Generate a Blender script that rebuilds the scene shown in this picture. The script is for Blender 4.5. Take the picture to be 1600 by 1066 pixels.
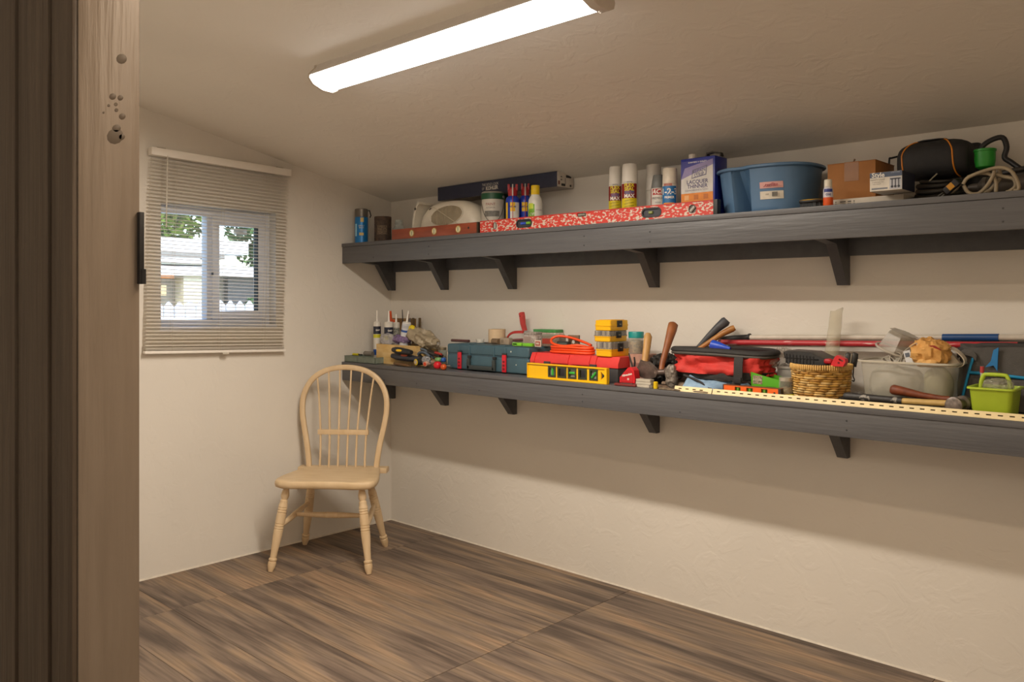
import bpy, bmesh, math, random
from mathutils import Vector, Matrix, noise
R = math.radians
PI = math.pi
rnd = random.Random(7)
for o in list(bpy.data.objects): bpy.data.objects.remove(o)
SC = bpy.context.scene
COL = SC.collection

# ------------------------------------------------------------------ camera, world, sun, exposure
F = 1288.7; HOR = 468.0; ANG = R(43.29)
CAM = Vector((4.0077, -3.1726, 1.35))
VIEW = Vector((-math.sin(ANG), math.cos(ANG), 0)); RT = Vector((math.cos(ANG), math.sin(ANG), 0))
cd = bpy.data.cameras.new('camera'); cam = bpy.data.objects.new('camera', cd); COL.objects.link(cam)
cam.location = CAM; cam.rotation_euler = (PI/2, 0, ANG)
cd.sensor_width = 36; cd.lens = F/1600*36; cd.shift_y = -(533-HOR)/1600; cd.clip_start = .02; cd.clip_end = 200
SC.camera = cam
w = bpy.data.worlds.new('sky'); SC.world = w; w.use_nodes = True
wn = w.node_tree.nodes; wl = w.node_tree.links
sky = wn.new('ShaderNodeTexSky'); sky.sky_type = 'NISHITA'; sky.sun_disc = False
sky.sun_elevation = R(50); sky.sun_rotation = R(120)
wl.new(sky.outputs[0], wn['Background'].inputs[0]); wn['Background'].inputs[1].default_value = .6
sd = bpy.data.lights.new('sun', 'SUN'); sd.energy = 2.4; sd.angle = R(.6); sd.color = (1, .95, .87)
sun = bpy.data.objects.new('sun', sd); COL.objects.link(sun); sun.rotation_euler = (R(38), 0, R(60))
SC.view_settings.view_transform = 'Standard'; SC.view_settings.look = 'None'
SC.view_settings.gamma = 1; SC.view_settings.exposure = 0; SC.view_settings.use_curve_mapping = False
LAMP = 46.5; LAMP2 = 18.0
al = bpy.data.lights.new('passage_fill', 'AREA'); al.shape = 'RECTANGLE'; al.size = 1.6; al.size_y = .5; al.energy = 20; al.color = (1, .85, .68)  # added fill behind the camera, no fixture: lifts the casing and the shadows
ao = bpy.data.objects.new('passage_fill', al); COL.objects.link(ao); ao.location = (3.9, -4.7, 2.5); ao.rotation_euler = (R(35), 0, 0)
LAMPC = (1, .885, .745)
LAMPC2 = (1, .76, .52)

# ------------------------------------------------------------------ geometry helpers: sight lines onto real planes
def ray(u, v):
    d = RT*((u-800)/F) + VIEW; return Vector((d.x, d.y, -(v-HOR)/F))
def PY(u, v, y):
    d = ray(u, v); return CAM + d*((y-CAM.y)/d.y)
def PZ(u, v, z):
    d = ray(u, v); return CAM + d*((z-CAM.z)/d.z)
def PX(u, v, x):
    d = ray(u, v); return CAM + d*((x-CAM.x)/d.x)
def X(u, y): return PY(u, HOR, y).x
def Zv(u, v, y): return PY(u, v, y).z
def rad(u0, u1, y):
    p = PY((u0+u1)/2, HOR, y); return p.x, (u1-u0)/2/F*((p-CAM).dot(VIEW))
def depth(x, y): return (Vector((x, y, 0))-CAM).dot(VIEW)
def face(x, y): return math.atan2(CAM.y-y, CAM.x-x)      # angle towards the doorway

# ------------------------------------------------------------------ materials
def lin(h):
    if isinstance(h, str):
        h = h.lstrip('#'); c = [int(h[i:i+2], 16)/255 for i in (0, 2, 4)]
    else: c = h
    return tuple(x/12.92 if x <= .04045 else ((x+.055)/1.055)**2.4 for x in c)
_mc = {}
def M(h, r=.5, metal=0, var=.12, sc=30, bump=0, bs=60, alpha=1, h2=None, thr=None, st=(1, 1, 1), emit=0, trans=0, coat=0):
    key = (h, r, metal, var, sc, bump, bs, alpha, h2, thr, st, emit, trans, coat)
    if key in _mc: return _mc[key]
    m = bpy.data.materials.new('mat_%d' % len(_mc)); m.use_nodes = True
    n = m.node_tree.nodes; l = m.node_tree.links; b = n['Principled BSDF']
    c = lin(h)
    b.inputs['Roughness'].default_value = r; b.inputs['Metallic'].default_value = metal
    b.inputs['Coat Weight'].default_value = coat
    tc = n.new('ShaderNodeTexCoord'); mp = n.new('ShaderNodeMapping'); mp.inputs['Scale'].default_value = st
    l.new(tc.outputs['Object'], mp.inputs[0])
    nz = n.new('ShaderNodeTexNoise'); nz.inputs['Scale'].default_value = sc; nz.inputs['Detail'].default_value = 6
    l.new(mp.outputs[0], nz.inputs['Vector'])
    rp = n.new('ShaderNodeValToRGB')
    c2 = lin(h2) if h2 else tuple(x*(1-var*1.6) for x in c)
    if thr is None:
        rp.color_ramp.elements[0].position = .3; rp.color_ramp.elements[1].position = .7
    else:
        rp.color_ramp.elements[0].position = thr-.02; rp.color_ramp.elements[1].position = thr+.02
    rp.color_ramp.elements[0].color = (*c2, 1); rp.color_ramp.elements[1].color = (*c, 1)
    l.new(nz.outputs[0], rp.inputs[0]); l.new(rp.outputs[0], b.inputs['Base Color'])
    if bump:
        nb = n.new('ShaderNodeTexNoise'); nb.inputs['Scale'].default_value = bs; nb.inputs['Detail'].default_value = 5
        l.new(mp.outputs[0], nb.inputs['Vector'])
        bp = n.new('ShaderNodeBump'); bp.inputs['Strength'].default_value = bump; bp.inputs['Distance'].default_value = .004
        l.new(nb.outputs[0], bp.inputs['Height']); l.new(bp.outputs[0], b.inputs['Normal'])
    if alpha < 1: b.inputs['Alpha'].default_value = alpha
    if trans: b.inputs['Transmission Weight'].default_value = trans; b.inputs['IOR'].default_value = 1.3
    if emit:
        b.inputs['Emission Color'].default_value = (*c, 1); b.inputs['Emission Strength'].default_value = emit
    _mc[key] = m; return m

def wall_mat(h, b1=.55, b2=.18):
    m = bpy.data.materials.new('skip_trowel_plaster'); m.use_nodes = True
    n = m.node_tree.nodes; l = m.node_tree.links; b = n['Principled BSDF']
    c = lin(h); b.inputs['Roughness'].default_value = .62
    g = n.new('ShaderNodeNewGeometry')
    nz = n.new('ShaderNodeTexNoise'); nz.inputs['Scale'].default_value = 1.6; nz.inputs['Detail'].default_value = 3
    l.new(g.outputs['Position'], nz.inputs['Vector'])
    rp = n.new('ShaderNodeValToRGB'); rp.color_ramp.elements[0].position = .3; rp.color_ramp.elements[1].position = .7
    rp.color_ramp.elements[0].color = (*[x*.94 for x in c], 1); rp.color_ramp.elements[1].color = (*c, 1)
    l.new(nz.outputs[0], rp.inputs[0]); l.new(rp.outputs[0], b.inputs['Base Color'])
    n1 = n.new('ShaderNodeTexNoise'); n1.inputs['Scale'].default_value = 9; n1.inputs['Detail'].default_value = 7; n1.inputs['Distortion'].default_value = 1.4
    l.new(g.outputs['Position'], n1.inputs['Vector'])
    r1 = n.new('ShaderNodeValToRGB'); r1.color_ramp.elements[0].position = .5; r1.color_ramp.elements[1].position = .62
    l.new(n1.outputs[0], r1.inputs[0])
    n2 = n.new('ShaderNodeTexNoise'); n2.inputs['Scale'].default_value = 55; n2.inputs['Detail'].default_value = 5
    l.new(g.outputs['Position'], n2.inputs['Vector'])
    bp = n.new('ShaderNodeBump'); bp.inputs['Strength'].default_value = b1; bp.inputs['Distance'].default_value = .003
    l.new(r1.outputs[0], bp.inputs['Height'])
    bq = n.new('ShaderNodeBump'); bq.inputs['Strength'].default_value = b2; bq.inputs['Distance'].default_value = .003
    l.new(n2.outputs[0], bq.inputs['Height']); l.new(bp.outputs[0], bq.inputs['Normal']); l.new(bq.outputs[0], b.inputs['Normal'])
    return m

def tile_mat():
    m = bpy.data.materials.new('wood_look_tile'); m.use_nodes = True
    n = m.node_tree.nodes; l = m.node_tree.links; b = n['Principled BSDF']
    tc = n.new('ShaderNodeNewGeometry'); oi = n.new('ShaderNodeObjectInfo')
    add = n.new('ShaderNodeVectorMath'); add.operation = 'ADD'
    mul = n.new('ShaderNodeVectorMath'); mul.operation = 'SCALE'; mul.inputs[0].default_value = (7, 13, 3)
    l.new(oi.outputs['Random'], mul.inputs['Scale']); l.new(tc.outputs['Position'], add.inputs[0]); l.new(mul.outputs[0], add.inputs[1])
    def nz(scale, st, det=6, dis=0.):
        mp = n.new('ShaderNodeMapping'); mp.inputs['Scale'].default_value = st
        l.new(add.outputs[0], mp.inputs[0])
        t = n.new('ShaderNodeTexNoise'); t.inputs['Scale'].default_value = scale; t.inputs['Detail'].default_value = det; t.inputs['Distortion'].default_value = dis
        l.new(mp.outputs[0], t.inputs[0]); return t
    a = nz(2.2, (.55, 5, 1), 4, .6)
    r1 = n.new('ShaderNodeValToRGB'); e = r1.color_ramp.elements
    e[0].position = .33; e[0].color = (*lin('#54483f'), 1); e[1].position = .72; e[1].color = (*lin('#9d8269'), 1)
    for p, h in ((.43, '#695a4f'), (.52, '#7d6d5f'), (.6, '#8b7762')):
        x = e.new(p); x.color = (*lin(h), 1)
    l.new(a.outputs[0], r1.inputs[0])
    f = nz(9, (.35, 9, 1), 8, .4)
    r2 = n.new('ShaderNodeValToRGB'); r2.color_ramp.elements[0].position = .34; r2.color_ramp.elements[0].color = (.55, .53, .52, 1)
    r2.color_ramp.elements[1].position = .62; r2.color_ramp.elements[1].color = (1.08, 1.06, 1.04, 1)
    l.new(f.outputs[0], r2.inputs[0])
    mx = n.new('ShaderNodeMix'); mx.data_type = 'RGBA'; mx.blend_type = 'MULTIPLY'; mx.inputs[0].default_value = .85
    l.new(r1.outputs[0], mx.inputs[6]); l.new(r2.outputs[0], mx.inputs[7])
    l.new(mx.outputs[2], b.inputs['Base Color'])
    b.inputs['Roughness'].default_value = .6
    bp = n.new('ShaderNodeBump'); bp.inputs['Strength'].default_value = .25; bp.inputs['Distance'].default_value = .001
    l.new(f.outputs[0], bp.inputs['Height']); l.new(bp.outputs[0], b.inputs['Normal'])
    return m

def paint_mat(h, st=(1, 12, 12), var=.25, r=.45, h2=None):
    return M(h, r, 0, var, 8, .35, 14, 1, h2, None, st)

# ------------------------------------------------------------------ mesh builder
class MB:
    def __init__(s, m=None): s.bm = bmesh.new(); s.m = m or Matrix.Identity(4)
    def _v(s, c): return s.bm.verts.new(s.m @ Vector(c))
    def box(s, c, d, rot=(0, 0, 0), bev=0, seg=2, taper=1.0):
        t = bmesh.new(); bmesh.ops.create_cube(t, size=1)
        for v in t.verts:
            k = taper if v.co.z < 0 else 1
            v.co = Vector((v.co.x*d[0]*k, v.co.y*d[1]*k, v.co.z*d[2]))
        if bev: bmesh.ops.bevel(t, geom=list(t.edges), offset=bev, segments=seg, affect='EDGES', profile=.6)
        from mathutils import Euler
        mt = s.m @ Matrix.Translation(c) @ Euler(rot).to_matrix().to_4x4()
        s._merge(t, mt); return s
    def _merge(s, t, mt):
        mp = {v: s.bm.verts.new(mt @ v.co) for v in t.verts}
        for f in t.faces:
            try: s.bm.faces.new([mp[v] for v in f.verts])
            except ValueError: pass
        t.free()
    def b2(s, a, b, bev=0, seg=2):
        c = [(a[i]+b[i])/2 for i in range(3)]; d = [abs(b[i]-a[i]) for i in range(3)]
        return s.box(c, d, (0, 0, 0), bev, seg)
    def rings(s, rings, closed=False, cap=True):
        vs = [[s._v(p) for p in r] for r in rings]
        n = len(vs[0]); k = len(vs)
        for i in range(k if closed else k-1):
            a = vs[i]; b = vs[(i+1) % k]
            for j in range(n):
                try: s.bm.faces.new((a[j], a[(j+1) % n], b[(j+1) % n], b[j]))
                except ValueError: pass
        if cap and not closed:
            for r, fl in ((vs[0], True), (vs[-1], False)):
                try: s.bm.faces.new(list(reversed(r)) if fl else r)
                except ValueError: pass
        return s
    def cyl(s, p0, p1, r0, r1=None, n=16, cap=True):
        r1 = r0 if r1 is None else r1
        p0 = Vector(p0); p1 = Vector(p1); a = (p1-p0).normalized()
        u = a.orthogonal().normalized(); v = a.cross(u)
        R_ = [[p+(u*math.cos(t)+v*math.sin(t))*r for t in [2*PI*i/n for i in range(n)]] for p, r in ((p0, r0), (p1, r1))]
        return s.rings(R_, cap=cap)
    def lathe(s, prof, c=(0, 0, 0), n=28, sx=1, sy=1, cap=True, axis=None):
        """prof: (r, h). axis: optional (p0, p1) so that h runs from p0 towards p1 in metres"""
        out = []
        if axis:
            p0 = Vector(axis[0]); a = (Vector(axis[1])-p0).normalized(); u = a.orthogonal().normalized(); v = a.cross(u)
            for r, h in prof: out.append([p0+a*h+(u*math.cos(2*PI*i/n)*sx+v*math.sin(2*PI*i/n)*sy)*max(r, 1e-4) for i in range(n)])
        else:
            for r, h in prof: out.append([(c[0]+max(r, 1e-4)*sx*math.cos(2*PI*i/n), c[1]+max(r, 1e-4)*sy*math.sin(2*PI*i/n), c[2]+h) for i in range(n)])
        return s.rings(out, cap=cap)
    def tube(s, pts, r, n=8, closed=False, flat=None):
        P = [Vector(p) for p in pts]; k = len(P); out = []
        pu = None
        for i in range(k):
            if closed: d = P[(i+1) % k]-P[i-1]
            else: d = P[min(i+1, k-1)]-P[max(i-1, 0)]
            d.normalize()
            if pu is None: pu = d.orthogonal().normalized()
            u = (pu-d*pu.dot(d)).normalized(); pu = u; v = d.cross(u)
            rr = r[i] if isinstance(r, (list, tuple)) else r
            if flat: out.append([P[i]+u*math.cos(2*PI*j/n)*rr*flat+v*math.sin(2*PI*j/n)*rr for j in range(n)])
            else: out.append([P[i]+(u*math.cos(2*PI*j/n)+v*math.sin(2*PI*j/n))*rr for j in range(n)])
        return s.rings(out, closed=closed)
    def strap(s, pts, wv, th):
        """flat band along pts; wv = half width vector"""
        P = [Vector(p) for p in pts]; W = Vector(wv); out = []
        for i in range(len(P)):
            d = (P[min(i+1, len(P)-1)]-P[max(i-1, 0)]).normalized(); nn = d.cross(W).normalized()*th/2
            out.append([P[i]-W-nn, P[i]+W-nn, P[i]+W+nn, P[i]-W+nn])
        return s.rings(out)
    def prism(s, poly, a, b, axis='y'):
        def pt(p, t):
            return {'y': (p[0], t, p[1]), 'x': (t, p[0], p[1]), 'z': (p[0], p[1], t)}[axis]
        return s.rings([[pt(p, a) for p in poly], [pt(p, b) for p in poly]])
    def plate(s, outline, holes, y0, y1):
        """xz outline with holes, extruded along y"""
        t = bmesh.new(); ed = []
        for lp in [outline]+holes:
            vs = [t.verts.new((p[0], y0, p[1])) for p in lp]
            ed += [t.edges.new((vs[i], vs[(i+1) % len(vs)])) for i in range(len(vs))]
        bmesh.ops.triangle_fill(t, edges=ed, use_beauty=True)
        g = bmesh.ops.extrude_face_region(t, geom=list(t.faces))
        bmesh.ops.translate(t, vec=(0, y1-y0, 0), verts=[v for v in g['geom'] if isinstance(v, bmesh.types.BMVert)])
        s._merge(t, s.m); return s
    def sell(s, c, r, e=1., e2=None, n=28, k=16, amp=0, fr=8, rot=None, seed=0):
        """superellipsoid with optional crumple"""
        e2 = e2 or e; sg = lambda x, p: math.copysign(abs(x)**p, x)
        mt = rot.to_4x4() if rot else Matrix.Identity(4)
        out = []
        for i in range(k+1):
            ph = -PI/2+PI*i/k; ring = []
            if i == 0: ph += .02
            if i == k: ph -= .02
            for j in range(n):
                th = 2*PI*j/n
                p = Vector((r[0]*sg(math.cos(ph), e)*sg(math.cos(th), e2), r[1]*sg(math.cos(ph), e)*sg(math.sin(th), e2), r[2]*sg(math.sin(ph), e)))
                if amp:
                    q = Vector((p.x*fr, p.y*fr, p.z*fr+seed*7.3))
                    d = (.9-2.6*abs(noise.noise(q))+.7*(.5-2.2*abs(noise.noise(q*2.3))))*.75
                    p += p.normalized()*d*amp
                ring.append(Vector(c)+mt @ p)
            out.append(ring)
        return s.rings(out)
    def build(s, name, mat, parent=None, smooth=35, loc=None):
        bm = s.bm; bmesh.ops.recalc_face_normals(bm, faces=bm.faces)
        if loc is not None: bmesh.ops.translate(bm, vec=-Vector(loc), verts=bm.verts)
        me = bpy.data.meshes.new(name); bm.to_mesh(me); bm.free()
        for m in (mat if isinstance(mat, (list, tuple)) else [mat]): me.materials.append(m)
        if smooth: me.shade_smooth(); me.set_sharp_from_angle(angle=R(smooth))
        o = bpy.data.objects.new(name, me); COL.objects.link(o)
        if parent is not None: o.parent = parent
        if loc is not None: o.location = loc
        return o

def tag(o, label=None, cat=None, group=None, kind=None):
    if label: o['label'] = label
    if cat: o['category'] = cat
    if group: o['group'] = group
    if kind: o['kind'] = kind
    return o
def T(name, label, cat, loc=(0, 0, 0), rz=0, group=None, rot=None):
    o = bpy.data.objects.new(name, None); COL.objects.link(o); o.location = loc; o.empty_display_size = .05
    o.rotation_euler = rot or (0, 0, rz); return tag(o, label, cat, group)
def S(name, mb, mat, **k): return tag(mb.build(name, mat, **k), kind='structure')
def dup(root, **kw):
    c = root.copy(); COL.objects.link(c)
    for ch in list(root.children):
        d = ch.copy(); COL.objects.link(d); d.parent = c
        for g in list(ch.children):
            e = g.copy(); COL.objects.link(e); e.parent = d
    for a, b in kw.items():
        if a in ('label', 'group'): c[a] = b
        else: setattr(c, a, b)
    return c
_fc = [0]
def txt(s, size, mat, parent, o=(0, 0, 0), rz=0, cyl=None, sx=1, name='lettering', up=0, shear=0, bold=.0, tilt=0, flat=False):
    """lettering, centred. flat face: o is the centre, facing local -y turned by rz. cyl=(cx, cy, r, ang, z): wrapped on a cylinder facing ang"""
    cu = bpy.data.curves.new('t', 'FONT'); cu.body = s; cu.size = size; cu.align_x = 'CENTER'; cu.align_y = 'CENTER'
    cu.resolution_u = 2; cu.shear = shear; cu.offset = bold
    ob = bpy.data.objects.new('t', cu); COL.objects.link(ob)
    bpy.context.view_layer.update()
    me = bpy.data.meshes.new_from_object(ob.evaluated_get(bpy.context.evaluated_depsgraph_get()))
    bpy.data.objects.remove(ob); bpy.data.curves.remove(cu)
    ct, st = math.cos(tilt), math.sin(tilt)
    for v in me.vertices:
        x = v.co.x*sx; y = v.co.y; x, y = x*ct-y*st, x*st+y*ct
        if cyl:
            cx, cy, r, an, z = cyl; a = an+x/r
            v.co = (cx+(r+.0006)*math.cos(a), cy+(r+.0006)*math.sin(a), z+y)
        elif flat:
            c, q = math.cos(rz), math.sin(rz); v.co = (o[0]+x*c-y*q, o[1]+x*q+y*c, o[2]+.0006)
        else:
            c, q = math.cos(rz), math.sin(rz); v.co = (o[0]+x*c+.0008*q, o[1]+x*q-.0008*c, o[2]+y)
    me.materials.clear(); me.materials.append(mat); me.name = name
    t = bpy.data.objects.new(name, me); COL.objects.link(t); t.parent = parent; return t
def patch(parent, name, mat, cyl, a0, a1, z0, z1, n=8):
    """label patch hugging a cylinder (cx, cy, r)"""
    cx, cy, r = cyl; b = MB(); out = []
    for i in range(n+1):
        a = a0+(a1-a0)*i/n; c, q = math.cos(a), math.sin(a)
        out.append([(cx+(r+e)*c, cy+(r+e)*q, z) for e, z in ((.0001, z0), (.0005, z0), (.0005, z1), (.0001, z1))])
    return b.rings(out).build(name, mat, parent)

# ------------------------------------------------------------------ room shell
WALL = wall_mat('#e2dcd2', .19, .12)
CEIL = wall_mat('#ece6dc', .22, .14)
CZ = lambda y: 1.947-.2155*y
GREY = paint_mat('#5c5c5e', (.5, 7, 7), .3, .42, '#545457')
GREY2 = paint_mat('#56575a', (3, 3, 3), .3, .5, '#4c4c50')
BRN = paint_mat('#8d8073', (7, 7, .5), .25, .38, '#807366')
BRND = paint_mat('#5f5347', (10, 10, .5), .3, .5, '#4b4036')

S('wall_back', MB().b2((-.15, 0, -.05), (5.15, .14, 3.0)), WALL)
W0, W1, WZ0, WZ1 = -1.417, -.79, 1.212, 1.821
wl_ = MB()
wl_.b2((-.14, -2.83, -.05), (0, W0, 3.0)); wl_.b2((-.14, W1, -.05), (0, 0, 3.0))
wl_.b2((-.14, W0, -.05), (0, W1, WZ0)); wl_.b2((-.14, W0, WZ1), (0, W1, 3.0))
S('wall_left', wl_, WALL)
S('wall_right', MB().b2((5.0, -5.2, -.05), (5.14, 0, 3.0)), WALL)
JY0, JY1, JX = -2.826, -2.757, 3.0
S('wall_front', MB().b2((-.14, JY0+.004, -.05), (JX-.02, JY1, 3.0)).b2((4.09, JY0, -.05), (5.0, JY1, 3.0)).b2((JX-.02, JY0+.004, 2.08), (4.09, JY1, 3.0)), WALL)
c_ = MB(); y0, y1 = -2.82, .02
c_.prism([(y1, CZ(y1)), (y0, CZ(y0)), (y0, CZ(y0)+.1), (y1, CZ(y1)+.1)], -.15, 5.1, 'x')
S('ceiling', c_, CEIL)
S('wall_passage', MB().b2((1.6, -5.3, -.05), (5.1, -5.2, 3.0)).b2((1.5, -5.3, -.05), (1.6, JY0, 3.0)), WALL)
S('ceiling_passage', MB().b2((1.5, -5.3, 2.62), (5.14, JY0, 2.72)), CEIL)
fl = S('floor', MB().b2((-.14, -5.3, -.12), (5.14, .14, -.0035)), M('#8d7f6e', .8, 0, .1, 40))
TM = tile_mat()
XJ = [0, .472, 1.782, 3.092, 4.402, 5.0]; YJ = [0]+[-.042-.255*k for k in range(11)]+[-2.83]
for i in range(5):
    for j in range(len(YJ)-1):
        a, b = XJ[i]+.0012, XJ[i+1]-.0012; c, d = YJ[j+1]+.0008, YJ[j]-.0008
        MB().b2((a, c, -.0034), (b, d, rnd.uniform(-.0003, .0003)), .0007, 1).build('tile', TM, fl)
for i, (a, b) in enumerate(((1.6, 3.3), (3.3, 5.0))):
    for k in range(9):
        MB().b2((a+.001, -2.84-.26*(k+1)+.001, -.0034), (b-.001, -2.84-.26*k-.001, 0), .0007, 1).build('tile', TM, fl)
# caulk bead where the plaster meets the tiles
S('baseboard_back', MB().prism([(-.006, 0), (.001, .008), (.001, 0)], 0, 5, 'x'), M('#d8cfc0', .7))
S('baseboard_left', MB().prism([(-.001, 0), (-.001, .008), (.007, 0)], -2.75, 0, 'y'), M('#d8cfc0', .7))

# doorway: reveal board facing the opening and grooved casing
dr = T('door_1', None, None, (0, 0, 0)); tag(dr, kind='structure')
MB().b2((JX-.02, JY0, 0), (JX, JY1, 2.08), .0015).build('jamb', BRN, dr)
MB().b2((4.07, JY0, 0), (4.09, JY1, 2.08), .0015).build('jamb', BRN, dr)
MB().b2((JX-.02, JY0, 2.06), (4.09, JY1, 2.08), .0015).build('door_head', BRN, dr)
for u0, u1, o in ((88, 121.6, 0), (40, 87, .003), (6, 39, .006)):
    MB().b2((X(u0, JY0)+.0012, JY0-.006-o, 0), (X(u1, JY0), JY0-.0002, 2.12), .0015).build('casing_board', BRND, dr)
MB().b2((X(-60, JY0), JY0-.004, 0), (X(5, JY0), JY0-.0002, 2.12), .001).build('casing_board', M('#1d1916', .7), dr)  # near-black strip past the casing: shade of the unlit side put into its colour
zh0, zh1 = 1.3685, 1.455
hg = MB().b2((JX-.004, JY1-.003, zh0), (JX+.0065, JY1+.003, zh1), .001).cyl((JX+.006, JY1+.002, zh0), (JX+.006, JY1+.002, zh0+.018), .003).build('hinge_plate', M('#3c3d40', .4, .7), dr)
st_ = MB()
for du, v, r in ((190, 92, .0055), (176, 151, .0035), (188, 153, .003), (181, 163, .002), (182, 172, .002), (191, 182, .0035), (182, 201, .0045), (180, 213, .0085), (190, 214, .0035), (170, 165, .0015), (162, 176, .0012)):
    p = PX(du, v, JX); st_.lathe([(r, 0), (r*.8, .0004)], n=11, axis=((JX, p.y, p.z), (JX+1, p.y, p.z)), sx=1.25)
tag(st_.build('paint_stain', M('#665a4e', .5), dr), kind='stuff')

# ------------------------------------------------------------------ window with deep reveal
wi = T('window_1', None, None, (0, 0, 0)); tag(wi, kind='structure')
VN = M('#e4e7ee', .35, 0, .03); VN2 = M('#cfd3dd', .4, 0, .03)
fx0, fx1 = -.125, -.065
f = MB(); t = .038
f.b2((fx0, W0, WZ0), (fx1, W0+t*.55, WZ1), .003); f.b2((fx0, W1-t*.8, WZ0), (fx1, W1, WZ1), .003)
f.b2((fx0, W0+.02, WZ0), (fx1, W1-.03, WZ0+t*.9), .003); f.b2((fx0, W0+.02, WZ1-t), (fx1, W1-.03, WZ1), .003)
f.build('window_frame', VN, wi)
mid = -1.13
MB().b2((fx0+.005, mid-.022, WZ0+.035), (fx1+.004, mid+.022, WZ1-.037), .003).build('meeting_rail', VN2, wi)
s = MB(); a0, a1, z0, z1 = mid+.004, W1-.03, WZ0+.034, WZ1-.038
s.b2((fx0+.02, a0, z0), (fx1+.012, a0+.04, z1), .004); s.b2((fx0+.02, a1-.045, z0), (fx1+.012, a1, z1), .004)
s.b2((fx0+.02, a0+.035, z0), (fx1+.012, a1-.04, z0+.042), .004); s.b2((fx0+.02, a0+.035, z1-.045), (fx1+.012, a1-.04, z1), .004)
sh = s.build('sash', VN, wi)
MB().b2((fx0+.03, a0+.0395, z0+.041), (fx0+.034, a0+.0425, z1-.044)).b2((fx0+.03, a1-.048, z0+.041), (fx1+.0125, a1-.0455, z1-.044)).build('gasket', M('#262d2c', .7), sh)
gl = M('#e8f2f0', .02, 0, 0, 30, 0, 60, .10)
MB().b2((-.098, a0+.038, z0+.04), (-.095, a1-.044, z1-.044)).build('pane', gl, wi)
MB().b2((-.108, W0+.02, WZ0+.03), (-.105, mid-.02, WZ1-.035)).build('pane', gl, wi)
p = PX(365, 357, -.094); q = PX(386, 368, -.094)
MB().b2((-.0945, p.y, q.z), (-.0938, q.y, p.z)).build('sticker', M('#dfe4e4', .5, alpha=.75), wi)
lk = MB().b2((fx1+.004, mid-.006, 1.46), (fx1+.014, mid+.006, 1.53), .002).build('latch', M('#d8dbe2', .4), wi)
MB().b2((fx1+.012, mid-.003, 1.475), (fx1+.026, mid+.003, 1.49), .001).build('latch_lever', M('#555a60', .4, .6), lk)
MB().b2((-.06, W0-.006, WZ0-.012), (.004, W1+.006, WZ0+.001), .002).build('window_sill', VN, wi)

# ------------------------------------------------------------------ venetian blind hanging in front of the window
SL = M('#efe8dc', .45, 0, .02)
by0, by1 = -1.482, -.722
bl = T('window_blind', 'cream horizontal slat blind with open slats hanging over the window', 'blind', (.036, by0, 2.062), rot=(R(-1.75), 0, 0))
BWD = by1-by0
MB().b2((-.03, 0, -.018), (.012, BWD, .02), .003).build('head_rail', M('#f2ece3', .35, 0, .02), bl)
for y_ in (.035, BWD-.08): MB().b2((-.034, y_, .0), (-.006, y_+.04, .026), .001).build('mounting_bracket', M('#a89c86', .5), bl)
slm = None; nsl = 52; pitch = .0176
for k in range(nsl):
    z = -.034-k*pitch
    if slm is None:
        b = MB(); sec = [(-.0125, -.0012), (-.006, .0004), (0, .001), (.006, .0004), (.0125, -.0012), (.0125, -.0019), (.006, -.0003), (0, .0003), (-.006, -.0003), (-.0125, -.0019)]
        b.rings([[(q[0], y, q[1]) for q in sec] for y in (0.004, BWD-.006)])
        o = b.build('slat', SL, bl); slm = o.data
    else:
        o = bpy.data.objects.new('slat', slm); COL.objects.link(o); o.parent = bl
    o.location = (-.008, rnd.uniform(-.0015, .0015), z); o.rotation_euler = (rnd.uniform(-.0012, .0012), R(5), 0)
zb = -.034-nsl*pitch
for k in range(3):
    o = bpy.data.objects.new('slat', slm); COL.objects.link(o); o.parent = bl; o.location = (-.008, 0, zb+.004-k*.004)
MB().b2((-.021, .0, zb-.024), (.006, BWD, zb-.010), .004).build('bottom_rail', M('#f2ece3', .4, 0, .02), bl)
for y in (.13, BWD*.5, BWD-.13):
    o = MB().cyl((.006, y, -.015), (.006, y, zb-.012), .0007, n=5).cyl((-.022, y, -.015), (-.022, y, zb-.012), .0007, n=5).build('ladder_cord', M('#e6dfd0', .8), bl)
MB().cyl((.016, .075, -.02), (.018, .078, -.36), .0032, n=6).cyl((.016, .075, -.012), (.016, .075, -.02), .0015, n=6).build('tilt_wand', M('#e9e4d8', .3, alpha=.85), bl)
MB().b2((.0, BWD*.515, zb-.032), (.012, BWD*.515+.035, zb-.022), .003).build('hold_down_clip', M('#ddd5c6', .4, alpha=.9), bl)

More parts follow.
